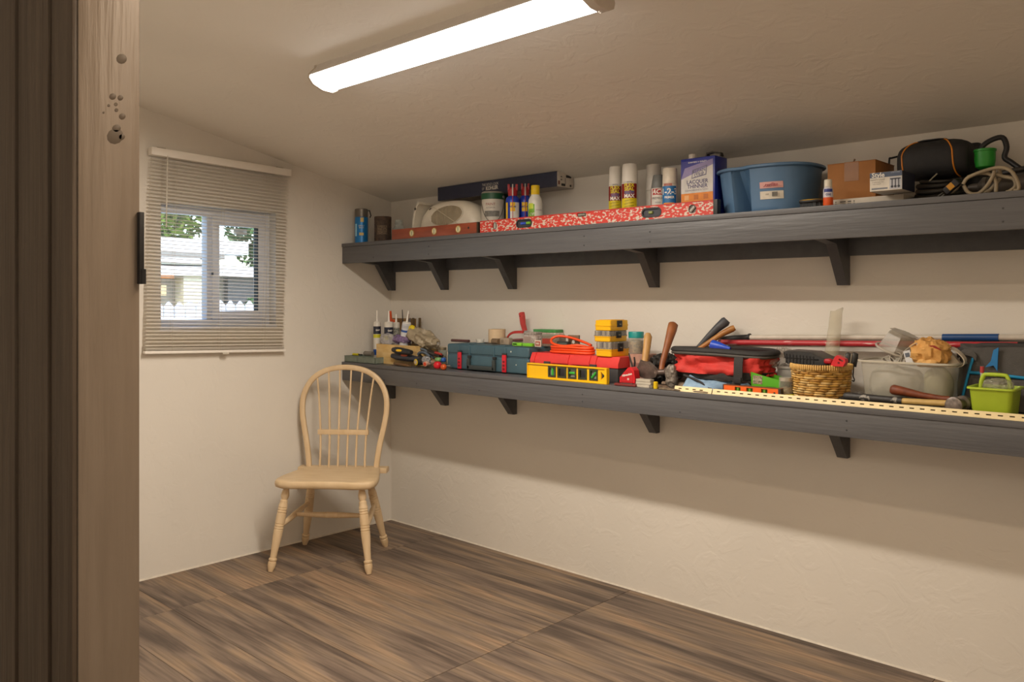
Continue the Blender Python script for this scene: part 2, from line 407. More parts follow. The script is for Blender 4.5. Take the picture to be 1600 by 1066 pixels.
# ------------------------------------------------------------------ ceiling lights
def lamp(name, x0, x1, yc, label, power, color):
    zc = CZ(yc); t = T(name, label, 'ceiling light', (x0, yc, zc), rot=(-math.atan(.2155), 0, 0))
    L = x1-x0
    hm = M('#d9d2cc', .5, 0, .05)
    sec = [(-.046, 0), (.046, 0), (.046, -.012), (.066, -.042), (.066, -.048), (-.066, -.048), (-.066, -.042), (-.046, -.012)]
    MB().prism(sec, .004, L-.004, 'x').build('housing', hm, t)
    ls = [(-.064, -.0485)]+[(.064*math.cos(a), -.0485-.024*math.sin(a)) for a in [PI-PI*i/14 for i in range(15)]][1:-1]+[(.064, -.0485)]
    e = M((1, 1, 1), .4, 0, 0); e = bpy.data.materials.new('lit_diffuser'); e.use_nodes = True
    bs = e.node_tree.nodes['Principled BSDF']; bs.inputs['Base Color'].default_value = (.9, .9, .9, 1)
    bs.inputs['Emission Color'].default_value = (1, .97, .93, 1); bs.inputs['Emission Strength'].default_value = 9.0 if power > 30 else 4.0
    MB().prism(ls, .012, L-.03, 'x').build('diffuser', e, t)
    for a, b in ((0, .012), (L-.03, L)):
        MB().prism([(-.048, 0), (.048, 0), (.048, -.012), (.068, -.042), (.066, -.06), (.045, -.076), (0, -.083), (-.045, -.076), (-.066, -.06), (-.068, -.042), (-.048, -.012)], a, b, 'x').build('end_cap', M('#cfc4b8', .5, 0, .05), t)
    dl = bpy.data.lights.new('tube_light', 'AREA'); dl.shape = 'RECTANGLE'; dl.size = L-.06; dl.size_y = .1; dl.energy = power; dl.color = color
    do = bpy.data.objects.new('tube_light', dl); COL.objects.link(do); do.parent = t; do.location = (L/2, 0, -.0745); do.visible_camera = False
    return t
lamp('ceiling_light', 1.29, 2.63, -1.345, 'long lit strip light mounted on the sloping ceiling', LAMP, LAMPC)
lamp('ceiling_light', 3.25, 4.57, -2.1, 'second strip light, on the ceiling nearer the doorway', LAMP2, LAMPC2)

# ------------------------------------------------------------------ shelves
US, LS, SY = 1.674, .988, -.36
def bracket(xr, top, parent, kb):
    zt = top-.02; zb_ = kb
    poly = [(0, zb_), (-.028, zb_), (-.13, zt-.098), (-.338, zt-.075), (-.338, zt), (0, zt)]
    MB().prism(poly, xr-.039, xr, 'x').build('bracket', GREY2, parent)
def shelf(top, label, kb, brx, h):
    t = T('wall_shelf', label, 'shelf', (0, 0, 0), group=None)
    MB().b2((.002, SY-.004, top-.02), (4.998, -.001, top), .0015).build('shelf_board', GREY, t)
    MB().b2((.002, SY, top-h), (4.998, SY+.022, top-.0205), .002).build('fascia_board', GREY, t)
    MB().b2((.002, -.021, top-.158), (4.998, -.001, top-.021), .002).build('wall_cleat', GREY2, t)
    for x in brx: bracket(x, top, t, kb)
    for k in range(13):
        x = .35+k*.37+rnd.uniform(-.08, .08)
        for z in (top-.05, top-h+.025):
            if rnd.random() < .6: MB().lathe([(.0035, 0), (.003, .0012), (.001, .0014)], n=8, axis=((x, SY, z), (x, SY-1, z))).build('nail_head', M('#3a3a3d', .6), t)
    return t
BX = (.045, .525, 1.055, 1.937, 2.79, 3.65)
shelf(US, 'upper dark grey painted wood wall shelf with triangular brackets', 1.404, BX, .115)
shelf(LS, 'lower dark grey painted wood wall shelf, at bench height', .747, BX, .106)

# ------------------------------------------------------------------ windsor chair
WD = M('#ddc4a0', .42, 0, .1, 9, .05, 40, 1, '#d0b48c', None, (3, 3, 1)); WDS = M('#ddc4a0', .42, 0, .1, 7, .05, 40, 1, '#cfb48c', None, (1.2, 7, 1))
ch = T('windsor_chair', 'pale blond wooden chair with a hooped spindle back in the corner', 'chair', (.386, -.6875, 0), R(39))
out = []
hw = [(-.232, .262), (-.24, .2), (-.243, .12), (-.225, .262)]
sp = [(0, -.205), (.09, -.208), (.17, -.215), (.225, -.208), (.258, -.182), (.268, -.14), (.262, -.06), (.24, .04), (.222, .12), (.21, .17), (.2, .2), (0, .215)]
sp = [(x*.965, y) for x, y in sp]; outl = [(x+.006, y) for x, y in sp]+[(-x+.006, y) for x, y in reversed(sp[1:-1])]
b = MB(); rg = []
for z, k in ((.407, .955), (.412, .985), (.424, 1), (.439, .997), (.445, .975)): rg.append([(x*k, y*k, z) for x, y in outl])
rg.append([(x*.7, y*.7, .4435) for x, y in outl]); rg.append([(x*.3, y*.3, .441) for x, y in outl])
b.rings(rg); b.build('seat', WDS, ch, 50)
MB().b2((-.245, .165, .412), (.245, .232, .4405), .005).build('seat_rail', WDS, ch)
LY = lambda z: .182+(z-.445)*.115
half = [(.185, .43), (.192, .50), (.205, .58), (.222, .66), (.234, .74), (.232, .81), (.212, .87), (.175, .92), (.12, .955), (.06, .972)]
cen = [(x, z) for x, z in half]+[(0, .977)]+[(-x, z) for x, z in reversed(half)]
# smooth by Catmull-Rom
def cat(P, k=4):
    P = [Vector(p) for p in P]; o = []
    for i in range(len(P)-1):
        a, b_, c, d = P[max(i-1, 0)], P[i], P[i+1], P[min(i+2, len(P)-1)]
        for j in range(k):
            t_ = j/k; o.append(.5*((2*b_)+(c-a)*t_+(2*a-5*b_+4*c-d)*t_*t_+(3*b_-a-3*c+d)*t_**3))
    return o+[P[-1]]
bow = cat([(x, LY(z), z) for x, z in cen])
rr_ = []
for i, p_ in enumerate(bow):
    d = (bow[min(i+1, len(bow)-1)]-bow[max(i-1, 0)]).normalized(); nrm = Vector((0, 1, 0)); u_ = d.cross(nrm).normalized(); v_ = u_.cross(d)
    rr_.append([p_+u_*a*.0145+v_*c*.010 for a, c in ((1, .6), (.7, 1), (-.7, 1), (-1, .6), (-1, -.6), (-.7, -1), (.7, -1), (1, -.6))])
MB().rings(rr_).build('back_bow', WD, ch, 50)
for i in range(6):
    k = i-2.5; xb, xt = k*.0495, k*.063
    zt = min(bow, key=lambda q: abs(q.x-xt)+(0 if q.z > .8 else 9)).z-.008
    zr = .628
    pts = cat([(xb, .172, .43), (xb*1.0, .185, .53), (k*.051, LY(zr)-.006, zr), (k*.057, LY(.8), .8), (xt, LY(zt), zt)], 5)
    MB().tube(pts, [.0058 if q.z < .8 else .0052 for q in pts], 8).build('spindle', WD, ch, 60)
MB().b2((-.14, LY(.628)-.018, .615), (.14, LY(.628)+.004, .642), .003).build('back_crosspiece', WD, ch)
LP = [(0, .011), (.03, .013), (.08, .0175), (.12, .0205), (.155, .019), (.17, .0145), (.178, .0145), (.185, .019), (.2, .0195), (.215, .0185), (.24, .0215), (.262, .0225), (.268, .0195), (.274, .0225), (.292, .0228), (.298, .0198), (.304, .0228), (.322, .023), (.328, .02), (.334, .023), (.40, .0235), (.45, .0235), (.456, .0205), (.462, .0235), (.48, .0235), (.486, .0205), (.492, .0235), (.51, .0238), (.516, .0208), (.522, .0235), (.6, .0225), (.75, .018), (.845, .0155), (.852, .020), (.865, .021), (.878, .019), (.884, .016), (.89, .02), (.92, .0205), (.95, .018), (.985, .0135), (1, .012)]
for (tx, ty), (bx_, by_) in ((((-.19, -.15)), (-.248, -.225)), (((.19, -.15)), (.248, -.225)), (((-.15, .13)), (-.226, .232)), (((.15, .13)), (.226, .232))):
    p0 = Vector((tx, ty, .418)); p1 = Vector((bx_, by_, .001)); L = (p1-p0).length
    MB().lathe([(r, t_*L) for t_, r in LP], n=20, axis=(p0, p1)).build('leg', WD, ch, 40)
def lerp(a, b_, t_): return Vector(a)+(Vector(b_)-Vector(a))*t_
mids = []
for s_ in (-1, 1):
    a = lerp((s_*.19, -.15, .418), (s_*.248, -.225, 0), .50); c = lerp((s_*.15, .13, .418), (s_*.226, .232, 0), .40)
    pts = [lerp(a, c, q) for q in (0, .3, .5, .7, 1)]; mids.append(pts[2])
    MB().tube(pts, [.009, .0145, .0155, .0145, .009], 10).build('stretcher', WD, ch, 50)
pts = [lerp(mids[0], mids[1], q) for q in (0, .1, .3, .42, .425, .43, .57, .575, .58, .7, .9, 1)]
MB().tube(pts, [.010, .011, .014, .0155, .014, .0158, .0158, .014, .0155, .014, .011, .010], 12).build('stretcher', WD, ch, 50)

# ------------------------------------------------------------------ outside the window
S('ground', MB().b2((-30, -12, -.3), (-.16, 26, -.2)), M('#9a9a86', .9, 0, .3, 3))
fe = T('picket_fence', 'white picket fence just outside the window', 'fence', (-3.4, -1.2, -.2))
FM = M('#eef1f5', .6, 0, .06)
pm = None
for k in range(46):
    if pm is None:
        o = MB().prism([(0, 0), (.085, 0), (.085, 1.49), (.0425, 1.54), (0, 1.49)], -.012, .012, 'x').build('picket', FM, fe); pm = o.data
    else: o = bpy.data.objects.new('picket', pm); COL.objects.link(o); o.parent = fe
    o.location = (0, k*.1, rnd.uniform(-.01, .01))
for z in (.4, 1.30): MB().b2((.013, -.05, z), (.05, 4.7, z+.08)).build('fence_rail', FM, fe)
nb = T('neighbour_house', 'pale neighbouring house with stacked white roof edges beyond the fence', 'house', (-6.5, 0, -.2))
hz = .2
def zo(v, Z): return 1.35-(v-HOR)/F*Z+hz
WH = M('#f4f2ee', .5, 0, .03)
def band(v0, v1, x0, x1, y0, y1, mat, name, sl=.0):
    z1, z0 = zo(v0, 10.6+x0*-.7), zo(v1, 10.6+x0*-.7)
    MB().b2((x0-.3, y0, z0), (x0, y1, z1)).build(name, mat, nb)
MB().b2((-1.9, -1.5, 0), (-.35, 2.95, 1.95)).build('wall', M('#c9c0ae', .8, 0, .1), nb)
band(371, 393, 0, .35, -2, 2.65, WH, 'roof_edge'); band(393, 402, 0, .2, -2, 2.3, M('#a9a49a', .7), 'soffit')
band(402, 410, 0, .28, -2, 1.95, WH, 'roof_edge'); band(410, 415, 0, .18, -2, 2.0, M('#a4a594', .7), 'soffit')
band(413, 430, 0, .33, -2, 3.6, WH, 'roof_edge'); band(430, 435, 0, .2, -2, 1.6, M('#c07a3c', .7), 'beam')
band(446, 462, 0, .3, -2, 1.5, M('#f3d79a', .6), 'porch_board'); band(462, 470, 0, .25, -2, 1.0, M('#d99a45', .6), 'beam')
MB().b2((-.3, 1.75, .4), (-.05, 2.25, zo(428, 10.6))).build('wall', M('#efe6c4', .7), nb)
wn_ = MB().b2((-.3, 2.45, .9), (-.2, 3.3, zo(432, 10.6))).build('window', M('#55585c', .2), nb)
hd = T('shrub', 'dark green shrub below the window of the neighbouring house', 'shrub', (-5.7, 2.55, -.2))
def foliage(parent, name, c, r, n, cols, size, seed):
    rr = random.Random(seed); b = MB()
    for i in range(n):
        while 1:
            p = Vector([rr.uniform(-1, 1) for _ in range(3)])
            if p.length < 1: break
        p = Vector((p.x*r[0], p.y*r[1], p.z*r[2]))+Vector(c)
        a = Vector([rr.uniform(-1, 1) for _ in range(3)]).normalized(); q = a.orthogonal().normalized(); s_ = size*rr.uniform(.6, 1.4)
        vs = [b.bm.verts.new(p+x) for x in (a*s_, q*s_*.35, -a*s_, -q*s_*.35)]; b.bm.faces.new(vs)
    return tag(b.build(name, cols, parent, 0), kind='stuff')
foliage(hd, 'foliage', (0, 0, 1.3), (.35, .5, .35), 1600, M('#5d8a4a', .6, 0, .5, 3), .05, 3)
MB().cyl((0, 0, 0), (0, 0, 1.2), .03, .015).build('stem', M('#5b4a3a', .8), hd)
for i, (x, y, z, r, cl, lb) in enumerate(((-10.2, 2.6, 3.3, (1.2, 1.2, 1.3), '#9dbb46', 'yellow green leafy tree behind the left half of the neighbouring roof'), (-9.4, 5.4, 3.0, (1.3, 1.5, 1.3), '#6fa04c', 'dense green tree seen in the right window pane'), (-10.5, .5, 3.0, (1.2, .7, 1.1), '#3f8f5c', 'blue green palm like tree at the left window edge'))):
    tr = T('leafy_tree', lb, 'tree', (x, y, -.2))
    foliage(tr, 'foliage', (0, 0, z), r, 5200 if i < 2 else 1800, M(cl, .5, 0, .6, 2), .09, i+20)
    MB().cyl((0, 0, 0), (0, 0, z-.4), .14, .07, 10).cyl((0, 0, z-.6), (.3, .5, z+.3), .06, .02, 8).cyl((0, 0, z-.6), (-.3, -.5, z+.4), .06, .02, 8).build('trunk', M('#6a5844', .9, 0, .3, 10), tr)

# ================================================================== things on the upper shelf
WHT = M('#ece8e0', .4, 0, .04); BLK = M('#1d1d1f', .5, 0, .1); STEEL = M('#a5a4a2', .32, .9, .15, 40); DGR = M('#3a3b3d', .5, 0, .1)
RED = M('#c92a22', .4, 0, .08); YEL = M('#f2c40e', .4, 0, .04); BLU = M('#1f3fa0', .4, 0, .05)
def canbase(name, label, cat, u0, u1, vt, y, z0=US, group=None):
    x, r = rad(u0, u1, y); h = Zv((u0+u1)/2, vt, y)-z0
    t = T(name, label, cat, (x, y, z0), 0, group); return t, r, h, face(x, y)

# 1 blue tube with grey cap
t, r, h, a = canbase('spray_tube', 'blue cylinder with a grey cap at the left end of the upper shelf', 'canister', 554.5, 575, 326, -.29)
MB().lathe([(r*.93, 0), (r, .003), (r, h*.74), (r*.96, h*.75)]).build('body', M('#1a79bd', .3, .2, .1), t)
MB().lathe([(r*.99, h*.75), (r*.99, h*.97), (r*.9, h*.985), (r*.85, h*.96), (0, h*.96)]).build('cap', M('#77726b', .35, .5, .15), t)
patch(t, 'label', M('#d9c07a', .5), (0, 0, r), a-.15, a+.35, h*.60, h*.73)
patch(t, 'label', M('#9fd3ea', .5), (0, 0, r), a-1.15, a-.75, h*.2, h*.55)
patch(t, 'label', M('#d9c07a', .5), (0, 0, r), a-.35, a+.35, h*.22, h*.30)
for z in (.49, .44): txt('SPRAY' if z > .45 else 'BLUE', h*.06, M('#e7ddb8', .5), t, cyl=(0, 0, r, a, h*z))
d = Vector((math.cos(a+1.5), math.sin(a+1.5), 0))
MB().tube([d*(r*.9)+Vector((0, 0, h*.93)), d*(r+.008)+Vector((0, 0, h*.95)), d*(r+.016)+Vector((0, 0, h*.80)), d*(r+.010)+Vector((0, 0, h*.74))], .0035).build('clip', BLK, t)
MB().tube([d*(r+.010)+Vector((0, 0, h*.78)), d*(r+.010)+Vector((0, 0, h*.3)), d*(r+.002)+Vector((0, 0, h*.05))], .0012, 6).build('wire', M('#8f8672', .4, .8), t)

# 2 rusty can
t, r, h, a = canbase('rusty_can', 'rusty brown ribbed tin can on the upper shelf near the corner', 'can', 585, 611.5, 339, -.25)
pr = [(r*.97, 0), (r, .002)]
for k in range(9): pr += [(r*.985, h*(.1+k*.09)), (r, h*(.145+k*.09))]
pr += [(r, h*.985), (r*.97, h), (r*.93, h), (r*.93, h*.8), (0, h*.8)]
MB().lathe(pr, n=32).build('can_body', M('#5d4a3b', .7, .3, .5, 60, .4, 120, 1, '#382f2b'), t)
patch(t, 'worn_label', M('#7d6b56', .8, 0, .5, 150, h2='#40352d'), (0, 0, r), a-.7, a+.5, h*.3, h*.65)

# 3 clear jar behind the wooden level
x, r = rad(613, 634, -.12); h = Zv(622, 344, -.12)-US
t = T('glass_jar', 'clear empty glass jar behind the left end of the wooden spirit level', 'jar', (x, -.12, US))
GLASS = M('#e4ece8', .05, 0, 0, alpha=.28); PLC = M('#dedad0', .25, 0, .1, 20, 0, 60, .42)
MB().lathe([(r*.95, 0), (r, .006), (r, h*.62), (r*.6, h*.76), (r*.58, h), (r*.54, h), (r*.56, h*.76), (r*.95, h*.6), (r*.95, .008), (0, .008)]).build('jar_body', GLASS, t)
MB().lathe([(r*.62, h*.82), (r*.66, h*.84), (r*.66, h*.88), (r*.62, h*.9)]).build('rim', GLASS, t)

# 4 wooden spirit level
yl = -.335
x0, x1 = X(615, yl), X(750, yl); hl = .056
t = T('spirit_level', 'reddish brown wooden spirit level with three brass ringed vials', 'level', (x0, yl, US))
L = x1-x0
MB().b2((0, -.012, 0), (L-.012, .012, hl), .001).build('level_body', M('#a04f33', .38, 0, .3, 5, .1, 30, 1, '#7c3a26', None, (1.5, 9, 9)), t)
MB().b2((L-.0118, -.0125, 0), (L, .0125, hl), .001).build('end_plate', M('#4e4234', .5, .5, .3), t)
for u in (643.5, 678.5, 716):
    cx = X(u, yl-.012)-x0
    v_ = MB().lathe([(.0185, 0), (.0185, .002), (.0165, .003), (.0135, .0022), (.0135, .0006)], n=24, axis=((cx, -.0118, hl*.5), (cx, -1, hl*.5))).build('vial_ring', M('#d8bd78', .35, .5), t)
    MB().lathe([(.0133, 0), (.0133, .0012)], n=20, axis=((cx, -.012, hl*.5), (cx, -1, hl*.5))).build('vial_window', M('#e9e2c4', .3), v_)
    MB().cyl((cx-.001, -.0135, hl*.5-.010), (cx-.001, -.0135, hl*.5+.010), .0022, n=8).build('vial', M('#7d8a55', .2), v_)
cx = X(732, yl-.012)-x0
MB().lathe([(.006, 0), (.006, .0006)], n=14, axis=((cx, -.012, hl*.55), (cx, -1, hl*.55))).build('hang_hole', BLK, t)

# 5 fan heater
yh = -.185; xa, xb = X(659, yh), X(757, yh); ht = Zv(705, 314, yh)-US; cxh = (xa+xb)/2; hwid = (xb-xa)/2
t = T('fan_heater', 'small white fan heater with an oval grille, behind the wooden level', 'heater', (cxh, yh, US))
IV = M('#e6dfcf', .38, 0, .05)
rg = []
for k, (s_, yy) in enumerate(((.86, .07), (.97, .05), (1, .01), (.98, -.03), (.90, -.052), (.80, -.060))):
    ring = []
    for j in range(40):
        th = PI*j/39; ring.append((math.copysign(abs(math.cos(th))**.75, math.cos(th))*hwid*.93*s_+.008, yy, .002+math.sin(th)**.62*ht*s_*.985))
    rg.append(ring)
MB().rings(rg).build('shell', IV, t, 40)
arc = [(-hwid*1.0+.05*(1-math.cos(th))*1.2, -.05+.0*th, .002+ht*.98*math.sin(th)) for th in [PI/2*i/12 for i in range(13)]]
MB().strap([(x_, -.01, z_) for x_, y_, z_ in arc], (0, .058, 0), .012).build('stand_arm', IV, t)
MB().box((arc[8][0]-.004, -.069, arc[8][2]-.004), (.012, .002, .012), (0, R(-30), 0)).build('arm_vent', M('#3a3028', .5), t)
gx, gz, ga, gb = .022, ht*.58, hwid*.50, ht*.245
def ell(k, y, n=40): return [(gx+ga*k*math.cos(2*PI*i/n), y, gz+gb*k*math.sin(2*PI*i/n)+.08*ga*k*math.cos(2*PI*i/n)) for i in range(n)]
MB().rings([ell(1.06, -.0605), ell(1.05, -.064), ell(1.0, -.064), ell(.98, -.061)], cap=False).build('grille_rim', IV, t)
MB().rings([ell(1.0, -.0603), ell(1.0, -.0612)]).build('grille_back', M('#8a7b64', .8), t)
b = MB()
for k in range(-13, 14):
    xx = k/14*ga; zz = gb*math.sqrt(max(0, 1-(k/14)**2))*.95
    b.b2((gx+xx-.0011, -.0645, gz-zz+.08*xx), (gx+xx+.0011, -.061, gz+zz+.08*xx))
tag(b.build('grille_bars', M('#c9bda4', .45), t), kind='stuff')
MB().box((gx, -.0645, gz), (ga*1.9, .0012, .003), (0, R(28), 0)).build('grille_brace', M('#d9cfb8', .45), t)
MB().box((-hwid*.42, -.0625, ht*.80), (.016, .003, .005), (0, R(-25), 0)).build('switch', M('#4a4238', .5), t)

# 6 long navy carton lying on top of the heater and the paint can
ykf = -.128; x0, x1 = X(684, ykf), X(870.6, ykf); zb_ = 1.8955; zt_ = 1.9695
t = T('long_carton', 'long dark navy cardboard carton with a pale end, lying across the heater and paint can', 'box', (x0, ykf, zb_))
L = x1-x0; dd = .122; hh = zt_-zb_
NV = M('#2a2f48', .5, 0, .08)
MB().b2((0, 0, 0), (L, .0015, hh), .0004).build('front_panel', NV, t)
MB().b2((0, .0016, 0), (L-.001, dd, hh-.0006), .001).build('carton_body', M('#b3a99f', .6), t)
e_ = MB().b2((L-.0009, .0002, .0004), (L+.0012, dd, hh), .0004).build('end_flap', M('#d8cec2', .6), t)
for (y_, z_, w_, h_, c) in ((.085, .055, .04, .012, '#33302f'), (.03, .05, .012, .006, '#6f6a66'), (.03, .036, .012, .006, '#6f6a66'), (.045, .012, .03, .012, '#33302f'), (.1, .012, .012, .01, '#33302f'), (.012, .02, .014, .018, '#8b5a50'), (.06, .03, .004, .03, '#8d8782')):
    MB().b2((L+.0012, y_-w_/2, z_-h_/2), (L+.0016, y_+w_/2, z_+h_/2)).build('print_mark', M(c, .6), e_)
cx = X(766, ykf)-x0
WL = M('#d8d4cc', .5)
txt('THE BOLD LOOK', .020, WL, t, (cx, 0, hh*.72), sx=.78); txt('OF', .020, WL, t, (cx-.052, 0, hh*.45), sx=.7)
txt('KOHLER', .026, WL, t, (cx+.012, 0, hh*.45), sx=.9, bold=.0012)

# 7 paint can with bail, 8 green can behind it
def setz(o, z): o.location.z = z
t, r, h, a = canbase('paint_can', 'tall white labelled paint can with a green band and wire handle', 'paint can', 752, 788, 303, -.185)
h = 1.8945-US
MB().lathe([(r*.98, 0), (r, .002), (r, h*.97), (r*.97, h*.985), (r*.95, h), (r*.86, h), (r*.84, h*.975), (0, h*.975)], n=36).build('can_body', M('#b9b7b0', .35, .7, .1), t)
MB().lathe([(r+.0006, .008), (r+.0006, h*.82)], n=36, cap=False).build('label', M('#dcd5c8', .5, 0, .1), t)
MB().lathe([(r+.0007, h*.82), (r+.0007, h*.96)], n=36, cap=False).build('label_band', M('#1f5b3c', .4, 0, .15), t)
patch(t, 'label', M('#8d8a82', .5, 0, .3, 90), (0, 0, r+.0008), a-.75, a+.6, h*.42, h*.55)
txt('PAINT', .018, M('#a7584c', .5), t, cyl=(0, 0, r+.001, a-.2, h*.7)); txt('EXTERIOR', .010, M('#7d7a74', .5), t, cyl=(0, 0, r+.001, a-.2, h*.62))
pts = [Vector((math.cos(a+s_)*(r+.004+.014*math.sin(q*PI)), math.sin(a+s_)*(r+.004+.014*math.sin(q*PI)), h*(.9-.62*math.sin(q*PI)))) for q, s_ in [(k/12, 1.25*(1-2*k/12)) for k in range(13)]]
MB().tube(pts, .0016, 6).build('bail_handle', M('#77736a', .35, .9), t)
MB().lathe([(.008, 0), (.008, .005), (.004, .008)], n=12, axis=((math.cos(a+1.1)*r, math.sin(a+1.1)*r, h*.88), (math.cos(a+1.1)*2, math.sin(a+1.1)*2, h*.88))).build('bail_ear', STEEL, t)
t, r, h, a = canbase('green_can', 'dark green can mostly hidden behind the blue lubricant cans', 'can', 778, 797, 304, -.075)
h = 1.8945-US
MB().lathe([(r*.97, 0), (r, .003), (r, h*.96), (r*.9, h), (0, h)]).build('can_body', M('#17482f', .4, 0, .1), t)

# 9 lubricant cans with red caps, 10 yellow cap bottle
def lube(u0, u1, vt, y, label, pink):
    t, r, h, a = canbase('lubricant_can', label, 'spray can', u0, u1, vt, y, group='blue lubricant spray cans')
    MB().lathe([(r*.93, 0), (r, .003), (r, h*.66), (r*.9, h*.72), (r*.6, h*.76)]).build('can_body', M('#2340b4', .3, .1, .05), t)
    MB().lathe([(r*.62, h*.755), (r*.66, h*.78), (r*.72, h*.90), (r*.55, h*.93), (0, h*.93)]).build('cap', M('#b3242c', .35), t)
    d = Vector((math.cos(a), math.sin(a), 0)); s_ = Vector((-math.sin(a), math.cos(a), 0))
    for k in (-1, 1): MB(Matrix.Rotation(a-PI/2, 4, 'Z')).box((k*r*.55, -.0, h*.93), (r*.35, r*1.1, h*.13), bev=.002).build('cap_wing', M('#b3242c', .35), t)
    MB().tube([d*r*.3+Vector((0, 0, h*.99)), d*r*.75+Vector((0, 0, h*.94)), d*r*.9+Vector((0, 0, h*.75))], .0032, 8).build('nozzle', M('#e6e2dc', .4), t)
    MB().cyl(d*(r+.003)+Vector((0, 0, h*.06)), d*(r+.003)+Vector((0, 0, h*.74)), .0014, n=6).build('straw', M('#cc2a2a', .4), t)
    patch(t, 'label', M('#e9e5de', .4), (0, 0, r), a-.35, a+1.1, h*.10, h*.62) if not pink else patch(t, 'label', M('#dba0b0', .4), (0, 0, r), a-.6, a+.9, h*.04, h*.28)
    if not pink: patch(t, 'label', YEL, (0, 0, r), a-1.2, a-.75, h*.1, h*.62)
    b = MB()
    patch(t, 'emblem', YEL, (0, 0, r+.0006), a-(.35 if not pink else .6), a+.35, h*.44, h*.62)
    txt('WD-40', .0115 if not pink else .0125, M('#1b2c86', .4), t, cyl=(0, 0, r+.0012, a-.02, h*.53), bold=.0004)
    return t
lube(790, 812, 288, -.215, 'blue spray can with a red cap, just right of the paint can', False)
lube(811.5, 830, 287, -.155, 'blue spray can with a red cap, between another blue can and the yellow capped bottle', True)
t, r, h, a = canbase('spray_bottle', 'white and green spray bottle with a yellow cap behind the red level', 'spray can', 825, 848, 290, -.235)
MB().lathe([(r*.93, 0), (r, .004), (r, h*.60), (r*.9, h*.70), (r*.62, h*.78), (r*.58, h*.80)]).build('bottle_body', M('#e8e5dc', .35), t)
MB().lathe([(r*.56, h*.79), (r*.6, h*.80), (r*.6, h*.985), (r*.55, h), (0, h)]).build('cap', M('#f3cf1d', .35), t)
patch(t, 'label', M('#7bb22f', .4), (0, 0, r), a-1.2, a-.1, h*.12, h*.58)
patch(t, 'label', M('#cfe04a', .4), (0, 0, r+.0003), a-1.1, a-.3, h*.48, h*.6)
txt('OFF', .02, M('#f4f4e6', .4), t, cyl=(0, 0, r+.0008, a-.4, h*.36), shear=.2); txt('POWER', .009, M('#8f6a7c', .5), t, cyl=(0, 0, r, a+.55, h*.45))

# 11 long red level, paint worn
yr = -.335; x0, x1 = X(753, yr), X(1117, yr); L = x1-x0; hl = .058
t = T('spirit_level', 'long red and white spirit level with worn paint along the upper shelf edge', 'level', (x0, yr, US))
def rrect(cx, cz, w_, h_, r_, n=6):
    o = []
    for qx, qz, a0 in ((1, 1, 0), (-1, 1, 90), (-1, -1, 180), (1, -1, 270)):
        for k in range(n+1):
            q = R(a0+90*k/n); o.append((cx+qx*(w_/2-r_)+r_*math.cos(q), cz+qz*(h_/2-r_)+r_*math.sin(q)))
    return o
s1, s2, c1, c2, c3 = [X(u, yr-.012)-x0 for u in (819, 1018, 773, 909, 1082)]
REDW = M('#c93a2f', .5, 0, .1, 95, .1, 80, 1, '#cfc4b6', .455, (.7, 1, 1.3))
holes = [rrect(s1, hl*.5, .094, .032, .0155), rrect(s2, hl*.5, .090, .032, .0155), rrect(c1, hl*.5, .028, .034, .012), rrect(c3, hl*.5, .036, .034, .0165), rrect(c2, hl-.013, .05, .016, .004)]
MB().plate([(0, 0), (L, 0), (L, hl), (0, hl)], holes, -.013, -.007).build('front_web', REDW, t)
MB().b2((0, -.0069, 0), (L, .013, hl-.001)).build('level_core', M('#7f7a76', .5, .3, .3, 40), t)
MB().b2((0, -.0136, hl-.004), (L, -.0131, hl)).build('edge_line', M('#c5322a', .5), t)
MB().b2((L, -.0145, -.0), (L+.018, .0145, hl+.001), .002).build('end_cap', M('#2b2c2e', .5), t)
for s_, w_ in ((s1, .094), (s2, .090)):
    f_ = MB().plate(rrect(s_, hl*.5, w_+.006, .040, .019), [rrect(s_, hl*.5, w_-.006, .028, .0135)], -.0145, -.0071).build('hand_hole_frame', M('#2e3133', .45), t)
    MB().plate(rrect(s_, hl*.5, w_-.0055, .0285, .0137), [], -.0085, -.0071).build('hand_hole', M('#3d3f48', .5), f_)
MB().cyl((s1-.02, -.0105, hl*.5), (s1+.012, -.0105, hl*.5), .006, n=12).build('vial', M('#3c59c9', .2), t)
MB().cyl((s1+.016, -.0105, hl*.5), (s1+.04, -.0105, hl*.5), .007, n=12).build('vial', M('#79b83a', .2), t)
MB().cyl((s2-.012, -.0105, hl*.5), (s2+.006, -.0105, hl*.5), .006, n=12).build('vial', M('#8f9a5a', .2), t)
MB().cyl((c1, -.0105, hl*.5-.013), (c1, -.0105, hl*.5+.013), .006, n=12).build('vial', M('#a9aaa0', .2), t)
MB().cyl((c3-.009, -.0105, hl*.5-.009), (c3+.009, -.0105, hl*.5+.009), .006, n=12).build('vial', M('#b9b6ae', .2), t)
MB().cyl((c2-.018, -.0105, hl-.013), (c2+.018, -.0105, hl-.013), .005, n=12).build('vial', M('#9a9b90', .2), t)

